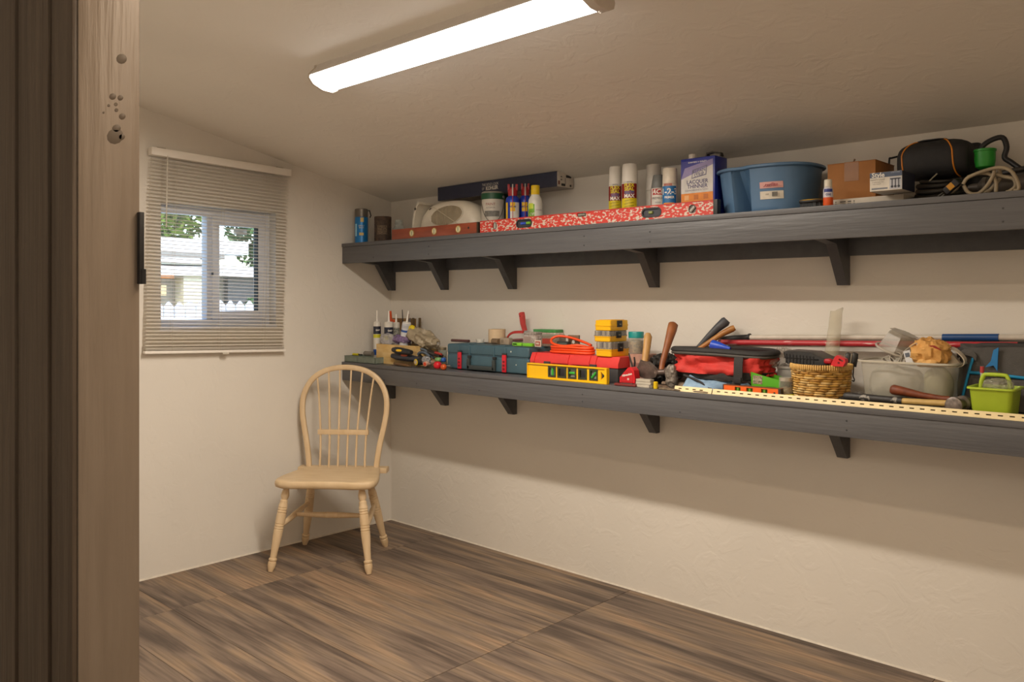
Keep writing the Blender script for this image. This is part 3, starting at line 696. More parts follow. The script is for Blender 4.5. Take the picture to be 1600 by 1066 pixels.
# aerosol cans
def aerosol(name, label, u0, u1, vt, y, capc, bodyc, caph=.3, group=None, top=.9):
    t, r, h, a = canbase(name, label, 'spray can', u0, u1, vt, y, group=group)
    MB().lathe([(r*.95, 0), (r, .002), (r, h*(1-caph-.02)), (r*.93, h*(1-caph-.012))], n=32).build('can_body', bodyc, t)
    MB().lathe([(r*.97, h*(1-caph-.012)), (r*.985, h*(1-caph)), (r*top, h*.985), (r*(top-.06), h), (0, h)], n=32).build('cap', capc, t)
    return t, r, h, a
for u0, u1, vt, y, lb in ((951, 972.5, 261, -.20, 'white capped red and yellow sealant spray can, left one of the pair'), (971.5, 997, 257, -.245, 'white capped red and yellow sealant spray can, right and larger looking of the pair')):
    t, r, h, a = aerosol('sealant_can', lb, u0, u1, vt, y, WHT, M('#e6e2dc', .35), .29, 'sealant spray cans')
    patch(t, 'label', M('#8e1f1d', .4, 0, .15, 60), (0, 0, r), a-1.3, a+.95, h*.42, h*.665, 16)
    patch(t, 'label', M('#ead322', .4), (0, 0, r), a-1.3, a+.95, h*.02, h*.4199, 16)
    YT = M('#e9d52a', .4)
    txt('FLEX', .0205, YT, t, cyl=(0, 0, r+.0006, a-.1, h*.635), bold=.0008); txt('SEAL', .0205, YT, t, cyl=(0, 0, r+.0006, a-.1, h*.57), bold=.0008)
    patch(t, 'emblem', M('#3c5f8c', .4, 0, .5, 90, h2='#a33a38'), (0, 0, r+.0005), a-.75, a+.55, h*.485, h*.545, 10)
    txt('MAX', .021, M('#f0ece4', .4), t, cyl=(0, 0, r+.0007, a-.1, h*.455), bold=.0008)
    txt('BRITE', .009, M('#6d6a64', .4), t, cyl=(0, 0, r, a-.05, h*.685))
    for k in range(3): txt('LIQUID RUBBER' if k else 'WATER TIGHT', .0065, M('#57501a', .5), t, cyl=(0, 0, r+.0006, a-.15, h*(.385-.05*k)), tilt=.15)
t, r, h, a = aerosol('spray_can', 'tall pale grey spray can with a light cap, behind the grey primer can', 1009, 1034, 258, -.165, M('#d2cdc4', .4), M('#c4beb4', .4), .42)
t, r, h, a = aerosol('spray_can', 'grey topped spray can with a red and white label beside the blue labelled primer', 1017, 1041, 274, -.24, M('#737675', .45), M('#737675', .4), .30, top=.72)
patch(t, 'label', M('#ded8d0', .4), (0, 0, r), a-1.25, a+1.0, h*.05, h*.71, 14); patch(t, 'label', M('#a52428', .4), (0, 0, r+.0006), a-1.25, a-1.12, h*.05, h*.71, 3)
patch(t, 'emblem', M('#b3282a', .4), (0, 0, r+.0006), a-.8, a+.7, h*.565, h*.695, 10); txt('ACE', .026, M('#eee8e0', .4), t, cyl=(0, 0, r+.0014, a-.15, h*.63), shear=.3, bold=.0008)
txt('PREMIUM', .013, M('#3b3a3c', .4), t, cyl=(0, 0, r+.0006, a-.1, h*.49)); txt('PRIMER', .007, M('#6f7f86', .4), t, cyl=(0, 0, r+.0006, a-.1, h*.40))
t, r, h, a = aerosol('primer_can', 'white spray can with a blue label and cream cap, left of the tall thinner tin', 1035, 1058.5, 263.5, -.265, M('#e6dccb', .4), M('#e6dccb', .4), .285, top=.93)
patch(t, 'label', M('#2274b4', .4), (0, 0, r), a-1.3, a+.9, h*.02, h*.65, 14)
patch(t, 'emblem', M('#c98878', .4), (0, 0, r), a-.9, a+.3, h*.652, h*.70, 8)
txt('1-2-3', .034, M('#f1ede6', .4), t, cyl=(0, 0, r+.0006, a-.1, h*.54), bold=.001); txt('PRIMER', .013, M('#f1ede6', .4), t, cyl=(0, 0, r+.0006, a-.1, h*.43), bold=.0004)
txt('BULLS EYE', .007, M('#a1493c', .4), t, cyl=(0, 0, r+.0006, a-.3, h*.676)); patch(t, 'label', M('#e8912a', .4), (0, 0, r+.0002), a-.9, a+.6, h*.30, h*.33, 8)

# 17 thinner tin
yt = -.27; x0, x1 = X(1063.5, yt), X(1117, yt); L = x1-x0; zt_ = Zv(1063.5, 249.5, yt)-US
t = T('thinner_tin', 'tall rectangular blue, white and orange solvent tin with a white screw cap', 'tin', (x0, yt, US))
dd = .098
MB().b2((0, 0, 0), (L, dd, zt_), .004).build('tin_body', M('#22309a', .3, 0, .06), t)
MB().b2((.003, -.0008, .012), (L-.008, -.0001, zt_*.42)).build('label', M('#ea8a1d', .4), t)
MB().b2((.003, -.0008, zt_*.4201), (L-.008, -.0001, zt_*.955)).build('label', M('#3b3a9c', .4), t)
b = MB(); b.prism([(.003, zt_*.4202), (L-.008, zt_*.4202), (L-.008, zt_*.86), (.003, zt_*.66)], -.0013, -.0009); b.build('label', M('#ddd9d4', .4), t)
b = MB(); b.prism([(.003, zt_*.66), (L-.008, zt_*.86), (L-.008, zt_*.95), (.02, zt_*.84)], -.0012, -.0009); b.build('label', M('#9a8ec0', .4), t)
b = MB(); b.plate([(L*.33, zt_*.655), (L*.76, zt_*.70), (L*.78, zt_*.86), (L*.36, zt_*.80)], [[(L*.35, zt_*.67), (L*.74, zt_*.715), (L*.76, zt_*.845), (L*.375, zt_*.788)]], -.0020, -.0014); b.build('emblem', M('#7c7a96', .4), t)
txt('KLEAN', .019, M('#7c7a96', .4), t, (L*.55, -.0012, zt_*.775), tilt=.14, bold=.0004); txt('STRIP', .019, M('#7c7a96', .4), t, (L*.55, -.0012, zt_*.71), tilt=.14, bold=.0004)
txt('LACQUER', .0215, M('#55507c', .4), t, (L*.50, -.0012, zt_*.60), bold=.0004); txt('THINNER', .0215, M('#55507c', .4), t, (L*.50, -.0012, zt_*.525), bold=.0004)
txt('CLEANS BRUSHES & TOOLS', .0085, M('#6f6a8a', .4), t, (L*.48, -.0012, zt_*.465)); txt('SUNNYSIDE  8  QUALITY', .0075, M('#e9e6f2', .4), t, (L*.5, -.0012, zt_*.925), bold=.0003)
for k in range(3): MB().b2((L*(.12+.28*k), -.0013, zt_*.31), (L*(.25+.28*k), -.0009, zt_*.39)).build('label_icon', M('#c76c14' if k else '#f0b070', .4), t)
MB().b2((L, .02, zt_*.15), (L+.0006, dd-.01, zt_*.8)).build('side_label', M('#1c2a80', .4), t)
MB().lathe([(.019, 0), (.019, .004), (.015, .005), (.0155, .019), (.014, .021), (0, .021)], c=(L*.22, dd*.35, zt_)).build('screw_cap', M('#e3dcd0', .4), t)
MB().strap([(L*.6, dd*.5, zt_+.001), (L*.63, dd*.5, zt_+.018), (L*.78, dd*.5, zt_+.022), (L*1.0, dd*.5, zt_+.014), (L*1.02, dd*.5, zt_+.001)], (0, .012, 0), .006).build('carry_handle', M('#3a3128', .5), t)

# 18 blue divided tub
TB = M('#54779b', .42, 0, .04, 8)
xa, xb = X(1120, -.24), X(1283, -.16); cy = -.175; cxx = (xa+xb)/2
t = T('divided_tub', 'large blue plastic tub with two rounded lobes and a white price label', 'tub', (cxx, cy, US)); Wd = (xb-xa)/2
ztub = Zv(1124, 266, -.30)-US
def tub(k, z, n=110):
    o = []; nt = 1 if z < ztub*.92 else .12
    for i in range(n):
        th = 2*PI*i/n; c, s_ = math.cos(th), math.sin(th)
        x_ = Wd*math.copysign(abs(c)**.8, c); y_ = .155*math.copysign(abs(s_)**.8, s_)
        if s_ < 0:
            q = (x_+.012)/.075; y_ += nt*.115*math.exp(-(abs((x_+Wd*.27)/.030))**4)
        o.append((x_*k, y_*k, z))
    return o
b = MB(); prof = [(.84, 0), (.865, .004), (.875, .02), (.962, ztub*.86), (.967, ztub*.93), (1.02, ztub*.935), (1.035, ztub*.95), (1.035, ztub*.985), (1.02, ztub), (.99, ztub), (.965, ztub*.98), (.86, .012)]
b.rings([tub(k, z) for k, z in prof]); b.build('tub_body', TB, t, 40)
b = MB(); b.rings([[(x_, y_, z_) for x_, z_ in ((-.055, ztub*.97), (.055, ztub*.97), (.045, ztub+.028), (.02, ztub+.040), (-.02, ztub+.040), (-.045, ztub+.028))] for y_ in (.142, .150)]); b.build('grip_tab', M('#6a6a70', .45), t)
# label on the right lobe: bent to the wall of the tub
p0, p1 = X(1189, -.31)-cxx, X(1222, -.31)-cxx
def tubfront(x_, z, off=.0012):
    f_ = .875+(.97-.875)*(z/(ztub*.93)); best = min(range(400), key=lambda i: abs(f_*Wd*math.copysign(abs(math.cos(PI+PI*i/400))**.8, math.cos(PI+PI*i/400))-x_))
    th = PI+PI*best/400; s_ = math.sin(th); xr = Wd*math.copysign(abs(math.cos(th))**.8, math.cos(th))
    y_ = -.155*abs(s_)**.8+.115*math.exp(-(abs((xr+Wd*.27)/.030))**4); return y_*f_-off
zc1 = Zv(1205, 288.5, -.32)-US; zc2 = Zv(1205, 303, -.32)-US
def tubpatch(name, xa_, xb_, za, zb2, mat, off):
    b = MB(); out = []
    for i in range(9):
        x_ = xa_+(xb_-xa_)*i/8; out.append([(x_, tubfront(x_, za, off), za), (x_, tubfront(x_, zb2, off), zb2), (x_, tubfront(x_, zb2, off+.0006), zb2), (x_, tubfront(x_, za, off+.0006), za)])
    return b.rings(out).build(name, mat, t)
tubpatch('label', p0, p1, zc1-.011, zc1+.012, M('#e0a9a4', .4), .0006); tubpatch('price_label', p0, p1, zc2-.017, zc2+.012, M('#ddd4c4', .5), .0006)
lx = (p0+p1)/2; txt('Sterilite', .0185, M('#9c2f35', .4), t, (lx, tubfront(lx, zc1, .004), zc1), bold=.0005)
for k in range(5): MB().b2((lx+.004+k*.0045, tubfront(lx, zc2, .0022)-.001, zc2-.008), (lx+.006+k*.0045, tubfront(lx, zc2, .0015), zc2+.008)).build('bar_mark', M('#5e5a55', .5), t)
txt('13.5', .008, M('#5e5a55', .5), t, (lx-.014, tubfront(lx-.014, zc2, .0022), zc2))

# 19 scrub brush
yb = -.325; x0, x1 = X(1250, yb), X(1284.5, yb)
t = T('scrub_brush', 'black scrub brush with a thin yellow edge lying in front of the blue tub', 'brush', ((x0+x1)/2, yb, US)); hw_ = (x1-x0)/2
MB().sell((0, 0, .022), (hw_, .026, .007), .5, .7).build('brush_back', BLK, t)
MB().tube([(hw_*.98*math.cos(q), .0262*math.sin(q), .0265) for q in [2*PI*i/28 for i in range(28)]], .0014, 6, closed=True).build('edge_strip', M('#d9a92a', .4), t)
b = MB()
for i in range(13):
    for j in range(5):
        x_, y_ = (i-6)/6*hw_*.86, (j-2)*.009
        if (x_/hw_)**2+(y_/.026)**2 < .95: b.cyl((x_+rnd.uniform(-.001, .001), y_, .0003), (x_, y_, .017), .0019, n=5)
tag(b.build('bristles', M('#4f5458', .6), t), kind='stuff')

# 20 small orange bottle
t, r, h, a = canbase('small_spray_bottle', 'small orange, white and blue bottle with a cream cap at the shelf edge', 'bottle', 1286.5, 1301.5, 281, -.335)
MB().lathe([(r*.95, 0), (r, .002), (r, h*.32)]).build('bottle_body', M('#e3591c', .35), t)
MB().lathe([(r, h*.3201), (r*.99, h*.6), (r*.85, h*.70), (r*.7, h*.72)]).build('bottle_shoulder', M('#d8d4dc', .35), t)
MB().lathe([(r*.72, h*.72), (r*.80, h*.73), (r*.78, h*.985), (r*.7, h), (0, h)]).build('cap', M('#e2dccb', .4), t)
patch(t, 'label', M('#2b3b8c', .4), (0, 0, r), a-.9, a+.9, h*.52, h*.64); txt('OXI', .010, M('#2b3b8c', .4), t, cyl=(0, 0, r+.0004, a, h*.42), bold=.0003)

# 21 flat white carton, 22 cardboard box, 23 fixture carton
yw = -.285; x0, x1 = X(1300, yw), X(1412, yw); hz_ = .0265
t = T('flat_carton', 'flat white carton lying under the brown cardboard box', 'box', (x0, yw, US))
MB().b2((0, 0, 0), (x1-x0, .25, hz_), .001).build('carton_body', M('#d3cabc', .6, 0, .05), t)
for k, (dx, w_) in enumerate(((.028, .02), (.055, .012), (.012, .003), (.075, .004))):
    for z in (.009, .017): MB().b2((dx, -.0006, z-.0025), (dx+w_, -.0001, z+.002)).build('print_mark', M('#6e6a63', .6), t)
yc = -.235; x0, x1 = X(1293, yc), X(1368, yc); zt_ = Zv(1293, 257.5, yc)-US-hz_
t = T('cardboard_box', 'closed brown cardboard box sealed with brown tape on the upper shelf', 'box', (x0, yc, US+hz_+.0003))
CB = M('#a9713c', .75, 0, .12, 10, .05, 30); L = x1-x0
MB().b2((0, 0, 0), (L, .185, zt_-.002), .0015).build('box_body', CB, t)
MB().b2((-.001, -.001, zt_-.0018), (L+.001, .091, zt_)).build('flap', CB, t); MB().b2((-.001, .093, zt_-.0018), (L+.001, .187, zt_)).build('flap', CB, t)
MB().b2((L*.36, -.0008, zt_*.5), (L*.66, -.0001, zt_-.002)).b2((L*.36, -.0012, zt_+.0001), (L*.66, .185, zt_+.0006)).build('tape', M('#93602f', .35, 0, .1), t)
MB().box((L*.52, .02, zt_+.006), (.006, .002, .014), (0, .4, 0)).build('torn_tape_end', M('#6b4a28', .6), t)
ys = -.415; x0, x1 = X(1359, ys), X(1409.5, ys); L = x1-x0; zb_ = US+hz_+.0004; hs = Zv(1359, 271, ys)-zb_
t = T('fixture_carton', 'small white and slate blue printed carton overhanging the upper shelf edge', 'box', (x0, ys, zb_))
MB().b2((0, .0009, 0), (L, .12, hs), .0012).build('carton_body', M('#c9c2b6', .55), t)
MB().b2((.0004, -.0001, .0004), (L-.0004, .0008, hs-.0004)).build('front_panel', M('#dcd6ca', .5), t)
MB().b2((.0006, -.0006, hs*.72), (L-.0006, -.0002, hs-.0008)).build('label_band', M('#4c5a74', .5), t)
MB().b2((L-.0004, .0004, .0005), (L+.0008, .12, hs-.0005)).build('side_panel', M('#23273a', .5), t)
MB().b2((L*.62, -.0006, hs*.04), (L-.002, -.0002, hs*.68)).build('picture_panel', M('#b9bcc4', .5), t)
for k in range(3):
    x_ = L*(.70+.1*k); MB().b2((x_-.0015, -.001, hs*.2), (x_+.0015, -.0007, hs*.6)).lathe([(.0042, 0), (.0042, .0008)], n=10, axis=((x_, -.0006, hs*.18), (x_, -1, hs*.18))).build('printed_lamp', M('#3a3d48', .5), t)
MB().b2((L*.64, -.001, hs*.56), (L*.96, -.0007, hs*.62)).build('printed_bar', M('#3a3d48', .5), t)
MB().b2((L*.06, -.0006, hs*.08), (L*.56, -.0002, hs*.17)).build('printed_strip', M('#7d828c', .5), t)
txt('Style', .021, M('#e6e3de', .5), t, (L*.27, -.0012, hs*.85), bold=.0006); txt('LIGHTING', .006, M('#b4bac6', .5), t, (L*.8, -.0012, hs*.93))
txt('VANITY LIGHT', .007, M('#77716a', .5), t, (L*.25, -.0006, hs*.6)); txt('3 bulb bath bar', .006, M('#8b857c', .5), t, (L*.26, -.0006, hs*.48)); txt('easy install', .006, M('#8b857c', .5), t, (L*.22, -.0006, hs*.38))

# 25 bent rod, 24 black bag, 26.. cables
BG = M('#232325', .7, 0, .15, 60, .2, 300); OR = M('#e08a22', .45)
yb = -.14; xa, xb = X(1409, yb), X(1520, yb); zb0, zb1 = Zv(1460, 281, yb), Zv(1460, 221, yb)
cxb = (xa+xb)/2; hwb = (xb-xa)/2; hb = (zb1-zb0)/2
t = T('power_tool_bag', 'black soft padded tool bag with orange piping, on coiled cables', 'bag', (cxb, yb, zb0))
def bagp(u_, th, k=1.0):
    """u_ -1..1 along the shelf, th around"""
    pr_ = (1-abs(u_)**3.2)**.42 if abs(u_) < 1 else 0
    ry, rz = .08*(.55+.45*pr_), hb*(.62+.38*pr_)
    c, s_ = math.cos(th), math.sin(th)
    return (u_*hwb, ry*math.copysign(abs(c)**.75, c)*k, hb+rz*math.copysign(abs(s_)**.75, s_)*k-(1-pr_)*.01)
us = [-1, -.985, -.95, -.88, -.75, -.55, -.3, 0, .3, .55, .75, .88, .95, .985, 1]
MB().rings([[bagp(u_, 2*PI*j/32, 1 if abs(u_) < 1 else .9) for j in range(32)] for u_ in us]).build('bag_body', BG, t, 60)
for ua, ub, uc in ((-.28, -.80, -.72), (.12, .62, .70)):
    pts = []
    for k in range(19):
        th = PI*.52+PI*.95*k/18; q = k/18
        p = Vector(bagp(ua+(ub-ua)*min(1, q/.42)**.6 if q < .42 else ub+(uc-ub)*(q-.42)/.58, th, 1.015)); pts.append(p)
    MB().tube(pts, .0024, 6).build('piping', OR, t)
MB().strap([(-.05, -.02, hb*1.985), (-.03, -.03, hb*1.99+.001), (.02, -.03, hb*1.99+.001), (.04, -.02, hb*1.985)], (0, .012, 0), .003).build('grab_handle', BLK, t)
p0, p1, p2 = PY(1384.5, 270, -.12), PY(1385, 246, -.12), PY(1412, 241, -.12)
t = T('bent_rod', 'thin black L shaped rod sticking out left of the black bag', 'rod', (p0.x, p0.y, US+.001)); o0 = Vector((p0.x, p0.y, US+.001))
MB().tube(cat([Vector((0, .03, .0025)), Vector((0, .03, .12)), (p1-o0)+Vector((0, .03, -.004)), (p1-o0)+Vector((.008, .028, 0)), (p2-o0)+Vector((-.004, .02, 0))], 4), .0035, 8).build('rod', M('#2b2b2d', .4, .5), t)

def coil(t, name, c, rx, ry, rz, turns, r, mat, seed, tilt=(0, 0, 0), jit=.012, n=26):
    from mathutils import Euler
    rr = random.Random(seed); mt = Euler(tilt).to_matrix(); pts = []
    for k in range(int(turns*n)+1):
        th = 2*PI*k/n; w1 = 1+.10*math.sin(th*.37+seed)+.05*math.sin(th*1.7+seed*2)
        pts.append(Vector(c)+mt @ Vector((rx*w1*math.cos(th), ry*w1*math.sin(th), rz*math.sin(th*.53+seed)+jit*math.sin(th*.21*seed+1))))
    return MB().tube(pts, r, 8).build(name, mat, t, 60)
yk = -.20; xa, xb = X(1425, yk), X(1512, yk); zc_ = Zv(1468, 293, yk)
t = T('extension_cable', 'thick black power cord coiled flat below the black bag', 'cord', ((xa+xb)/2, yk, US)); rx = (xb-xa)/2
for i, (k, dz, yy) in enumerate(((1.0, .010, 0), (.97, .025, .006), (.90, .040, -.004), (.84, .054, .004), (.7, .064, .0))):
    coil(t, 'cord_loop', (0, yy, dz+.004), rx*k*.9, .088*k, .004, 1.02, .0085 if i < 4 else .006, M('#26231f', .45), 1.3+i, (R(10), R(-3+i*2), 0), .002)
pc = PY(1487, 292, -.30)-Vector(t.location)
MB(Matrix.Translation(pc) @ Matrix.Rotation(R(-40), 4, 'Y')).box((0, 0, 0), (.05, .022, .024), bev=.005).build('plug', M('#201f24', .5), t)
MB(Matrix.Translation(pc+Vector((.0, -.0125, -.0))) @ Matrix.Rotation(R(-40), 4, 'Y')).box((0, 0, 0), (.019, .002, .019), bev=.0005).build('warning_tag', M('#d99a1e', .5), t)
MB().cyl(pc+Vector((-.022, 0, -.022)), pc+Vector((-.034, -.004, -.032)), .0016, n=6).cyl(pc+Vector((-.026, 0, -.016)), pc+Vector((-.04, -.004, -.026)), .0016, n=6).build('prongs', STEEL, t)
tag(bpy.data.objects['prongs'], kind='stuff')
pd = PY(1452, 283, -.29)-Vector(t.location)
MB().cyl(pd, pd+Vector((.024, 0, .022)), .0022, n=6).build('cable_tie', M('#8d8672', .5), t)

yg = -.16; x, r = rad(1524, 1554, yg); zg0, zg1 = Zv(1539, 264, yg), Zv(1539, 234, yg)
t = T('green_pot', 'small bright green plastic socket housing with a thick black hose looping out', 'housing', (x, yg, zg0))
h = zg1-zg0
GR = M('#27962f', .4, 0, .08)
MB().lathe([(r*.6, 0), (r*.88, .006), (r*.98, h*.4), (r, h), (r*.86, h), (r*.84, h*.5), (0, h*.45)]).build('housing', GR, t)
MB().lathe([(r*1.0, h*.88), (r*1.06, h*.9), (r*1.06, h), (r*1.0, h*1.02)]).build('collar', GR, t)
hp = cat([Vector((-.01, -.01, h*.5)), Vector((-.006, -.012, h*1.1)), Vector((.02, -.012, h*1.42)), Vector((.052, -.008, h*1.5)), Vector((.062, 0, h*1.0)), Vector((.056, .0, h*.5)), Vector((.075, .0, h*.2)), Vector((.10, -.01, -.01))], 5)
MB().tube(hp, .0085, 10).build('hose', BLK, t)

yk = -.155; t = T('work_light', 'grey work light with a pale beige cord wrapped loosely around it', 'lamp', (X(1548, -.24), -.24, US))
WL_ = M('#56504a', .4, 0, .15)
pA = PY(1508, 290, -.25)-Vector(t.location); pB = PY(1590, 288, -.25)-Vector(t.location)
MB().lathe([(.008, 0), (.012, .01), (.014, .03), (.026, .04), (.031, .045), (.031, .055), (.028, .057), (.031, .06), (.033, .09), (.034, .17), (.028, .19), (0, .195)], n=24, axis=((pA.x, .02, .036), (pB.x, .03, .037))).build('lamp_body', WL_, t)
CRD = M('#a3947a', .55, 0, .15)
loops = [((1505, 288), (1512, 278), (1535, 268), (1560, 262), (1578, 266), (1588, 280), (1592, 294), (1584, 303)),
         ((1506, 290), (1512, 300), (1524, 304), (1535, 298), (1546, 285), (1553, 270), (1551, 263)),
         ((1512, 277), (1530, 271), (1548, 273), (1556, 285), (1556, 300)),
         ((1553, 272), (1568, 276), (1584, 280), (1586, 292), (1572, 302)),
         ((1560, 263), (1563, 276), (1555, 288), (1545, 298), (1530, 303)),
         ((1500, 287), (1490, 299), (1475, 300))]
for i, lp in enumerate(loops):
    P_ = cat([PY(u, v, -.30+.008*i)-Vector(t.location) for u, v in lp], 5)
    for q in P_: q.z = max(q.z, .007)
    MB().tube(P_, .0058, 8).build('cord_loop', CRD, t, 60)
t = T('cable_coil', 'black cable coil at the far right end of the upper shelf', 'cable', (X(1590, -.16), -.145, US))
for i, (k, dz) in enumerate(((1, .012), (1.0, .030), (.95, .048), (.9, .066), (.8, .082))): coil(t, 'cable_loop', (0, 0, dz), .082*k, .085*k, .004, 1.02, .0085, M('#282624', .45), 2.1+i, (R(6), R(4-i*3), 0), .002)
t = T('black_pump', 'lumpy black pump body wedged between the black bag and the green housing', 'pump', (X(1519, -.07)+.012, -.058, US))
zz = Zv(1515, 222, -.1)-US
MB().lathe([(.042, 0), (.05, .01), (.05, .05), (.044, .06), (.046, .11), (.036, .13), (.03, .15)], n=24).build('pump_body', BLK, t)
MB().sell((-.006, 0, zz-.022), (.026, .03, .024), .7).cyl((-.002, 0, .14), (-.004, 0, zz-.03), .022).build('pump_head', BLK, t)

# ================================================================== things on the lower shelf
LZ = LS+.0004
def base(x, y, z=0): return (x, y, LZ+z)
GRT = M('#7d877b', .5, .1, .15)
# 1 tray
y = -.345; x0, x1 = .006, X(586, y)
t = T('metal_tray', 'low grey green metal tray at the left end of the lower shelf', 'tray', base(x0, y)); L = x1-x0; D = .12; h = .034
MB().b2((0, 0, 0), (L, D, .002)).b2((0, 0, 0), (L, .002, h)).b2((0, D-.002, 0), (L, D, h)).b2((0, 0, 0), (.002, D, h)).b2((L-.002, 0, 0), (L, D, h)).build('tray', GRT, t)
MB().tube([(0, 0, h), (L, 0, h), (L, D, h), (0, D, h)], .002, 6, closed=True).build('rolled_rim', GRT, t)
MB().b2((L*.42, -.0012, .004), (L*.425, -.0002, h-.002)).build('seam', M('#565e54', .6), t)
o = tag(MB().cyl((.04, -.31, LZ+.042), (.085, -.305, LZ+.042), .007, n=8).build('yellow_marker', M('#cfc21a', .4), loc=(.04, -.31, LZ+.035)), 'yellow marker lying across the grey green tray', 'marker')
MB().cyl((.0455, .005, .007), (.075, .008, .007), .004, n=8).build('marker_cap', BLK, o)
t = T('roller_cover', 'grey and black cylinder lying at the right end of the tray', 'roller', (X(573, -.29), -.28, LZ+.049))
MB().cyl((-.03, 0, 0), (.03, .01, 0), .014, n=14).build('roller', M('#7b756c', .6), t); MB().cyl((-.031, 0, 0), (-.036, 0, 0), .009).build('core', BLK, t)

# 2 open wooden caddy: dark slatted frame with a cream front box
y = -.285; x0, x1 = X(588, y), X(650, y); hb_ = Zv(600, 538, y)-LZ
t = T('wooden_caddy', 'cream coloured wooden box with grain, filled with caulk tubes and bags', 'box', base(x0, y)); L = x1-x0; D = .15
CW = M('#dcc08a', .55, 0, .15, 9, .1, 30, 1, '#c9a25e', None, (1, 1, 5))
MB().b2((0, 0, 0), (L*.46, .006, hb_), .001).build('front_panel', CW, t)
MB().b2((L*.4605, 0, hb_*.72), (L, .006, hb_), .001).build('front_rail', CW, t)
MB().b2((L*.4605, .0015, 0), (L, .006, hb_*.7195), .0005).build('front_panel', M('#b59767', .6), t)
MB().b2((0, .0061, 0), (.005, D, hb_)).build('side_panel', CW, t); MB().b2((L-.005, .0061, 0), (L, D, hb_)).build('side_panel', CW, t)
MB().b2((.005, D-.005, 0), (L-.005, D, hb_)).build('back_panel', CW, t); MB().b2((.005, .006, 0), (L-.005, D-.005, .004)).build('base', CW, t)
txt('CAULK', .012, M('#4c3c28', .6), t, (L*.66, -.0004, hb_*.86))
# dark open rack behind
y = -.10; x0, x1 = X(578, -.13), X(646, y); hr = Zv(600, 496, y)-LZ
RK = M('#6e5a3c', .65, 0, .3, 20)
t = T('wooden_rack', 'tall narrow brown wooden rack standing behind the cream box', 'rack', base(x0, y)); L = x1-x0
for x_ in (0, L*.96): MB().b2((x_, 0, 0), (x_+.010, .012, hr), .001).build('post', RK, t); MB().b2((x_, .05, 0), (x_+.010, .062, hr), .001).build('post', RK, t)
for z in (.12, .3, .5, .68, .86): MB().b2((.001, .0121, hr*z), (.009, .0499, hr*z+.010), .001).build('rung', RK, t)
MB().prism([(L*.30, hr*.70), (L, hr*.70), (L, hr*.985), (L*.42, hr*.985), (L*.33, hr*.9)], .0125, .020).build('back_board', M('#8a6a40', .6, 0, .2, 20), t)
# caulk tubes standing in the caddy
def tubeo(name, label, u0, u1, vt, vn, y, mat, lean=0, bands=(), z0=.006, nozz=WHT, nu=None):
    x, r = rad(u0, u1, y); h = Zv((u0+u1)/2, vt, y)-LZ-z0; hn = Zv((u0+u1)/2, vn, y)-LZ-z0
    t = T(name, label, 'caulk tube', (x, y, LZ+z0), rot=(0, lean, 0)); a = face(x, y)
    MB().lathe([(r, 0), (r, h*.985), (r*.9, h)]).build('tube_body', mat, t)
    MB().lathe([(r*.94, h), (r*.94, h+.003), (.0062, h+.006), (.003, hn), (0, hn)], n=16).build('nozzle', nozz, t)
    for b0, b1, m_, w_ in bands: patch(t, 'label', m_, (0, 0, r), a-w_, a+w_, h*b0, h*b1)
    return t, r, h, a
DKB = M('#20263a', .4)
t, r, h, a = tubeo('caulk_tube', 'white caulk tube with a navy and yellow label, leftmost in the box', 583.5, 595, 504, 485, -.215, M('#ddd8ce', .4), 0, ((.70, .90, DKB, 1.4), (.60, .69, M('#d8d22c', .4), 1.4), (.15, .30, M('#2355a8', .4), 1.4)))
txt('DAP', .012, WHT, t, cyl=(0, 0, r+.0007, a+.2, h*.8), bold=.0004)
t, r, h, a = tubeo('caulk_tube', 'white caulk tube with a navy and yellow label, second in the box', 600.5, 614.5, 504, 486, -.225, M('#ddd8ce', .4), 0, ((.70, .88, DKB, 1.4), (.56, .69, M('#d8d22c', .4), 1.4)))
txt('DAP', .014, WHT, t, cyl=(0, 0, r+.0007, a+.3, h*.79), bold=.0004)
t, r, h, a = tubeo('caulk_tube', 'caulk tube with a dark speckled label partly hidden behind the blue striped one', 613, 625, 505, 491, -.16, M('#cfc9bd', .4), 0, ((.66, .88, M('#2d3a34', .5, 0, .5, 120, h2='#b9b5a8'), 1.4),))
t, r, h, a = tubeo('caulk_tube', 'leaning pale caulk tube with a thin blue stripe', 620, 634, 503, 484, -.245, M('#cfd1d6', .35), R(12), ((.78, .83, M('#2a55a0', .4), 1.5), (.88, .95, M('#b9bcc4', .4), 1.5)))
x = X(611, -.13); z = Zv(611, 520, -.13)
t = T('trowel_grip', 'orange plastic scraper standing upright behind the caulk tubes', 'scraper', (x, -.135, LZ+.006)); hh = Zv(610, 486, -.13)-LZ-.006
MB().prism([(-.018, 0), (.02, 0), (.022, hh*.72), (.045, hh*.74), (.045, hh*.82), (.012, hh*.84), (.006, hh), (-.006, hh), (-.012, hh*.8)], -.004, .004).build('scraper', M('#d4531c', .4), t)
t = T('brush_handle', 'thin black brush with a brown handle leaning in the box', 'brush', (X(630, -.18), -.185, LZ+.006)); hh = Zv(629, 484, -.18)-LZ-.006
MB().tube([(0, 0, 0), (.004, 0, hh*.7), (-.002, 0, hh)], [.004, .004, .002], 8).build('handle', BLK, t)
t = T('pliers', 'small pliers with brown grips standing at the right of the box', 'pliers', (X(640, -.16), -.165, LZ+.006)); hh = Zv(640, 491, -.16)-LZ-.006
MB().tube([(-.004, 0, 0), (-.006, 0, hh*.8), (-.012, 0, hh*.9), (-.004, 0, hh)], [.005, .005, .007, .005], 8).build('grip', M('#7b4a30', .5), t)
MB().tube([(.012, 0, 0), (.01, 0, hh*.8), (.004, 0, hh*.86), (.012, 0, hh*.92)], [.004, .004, .007, .003], 8).build('jaw', M('#6f7073', .4, .7), t)
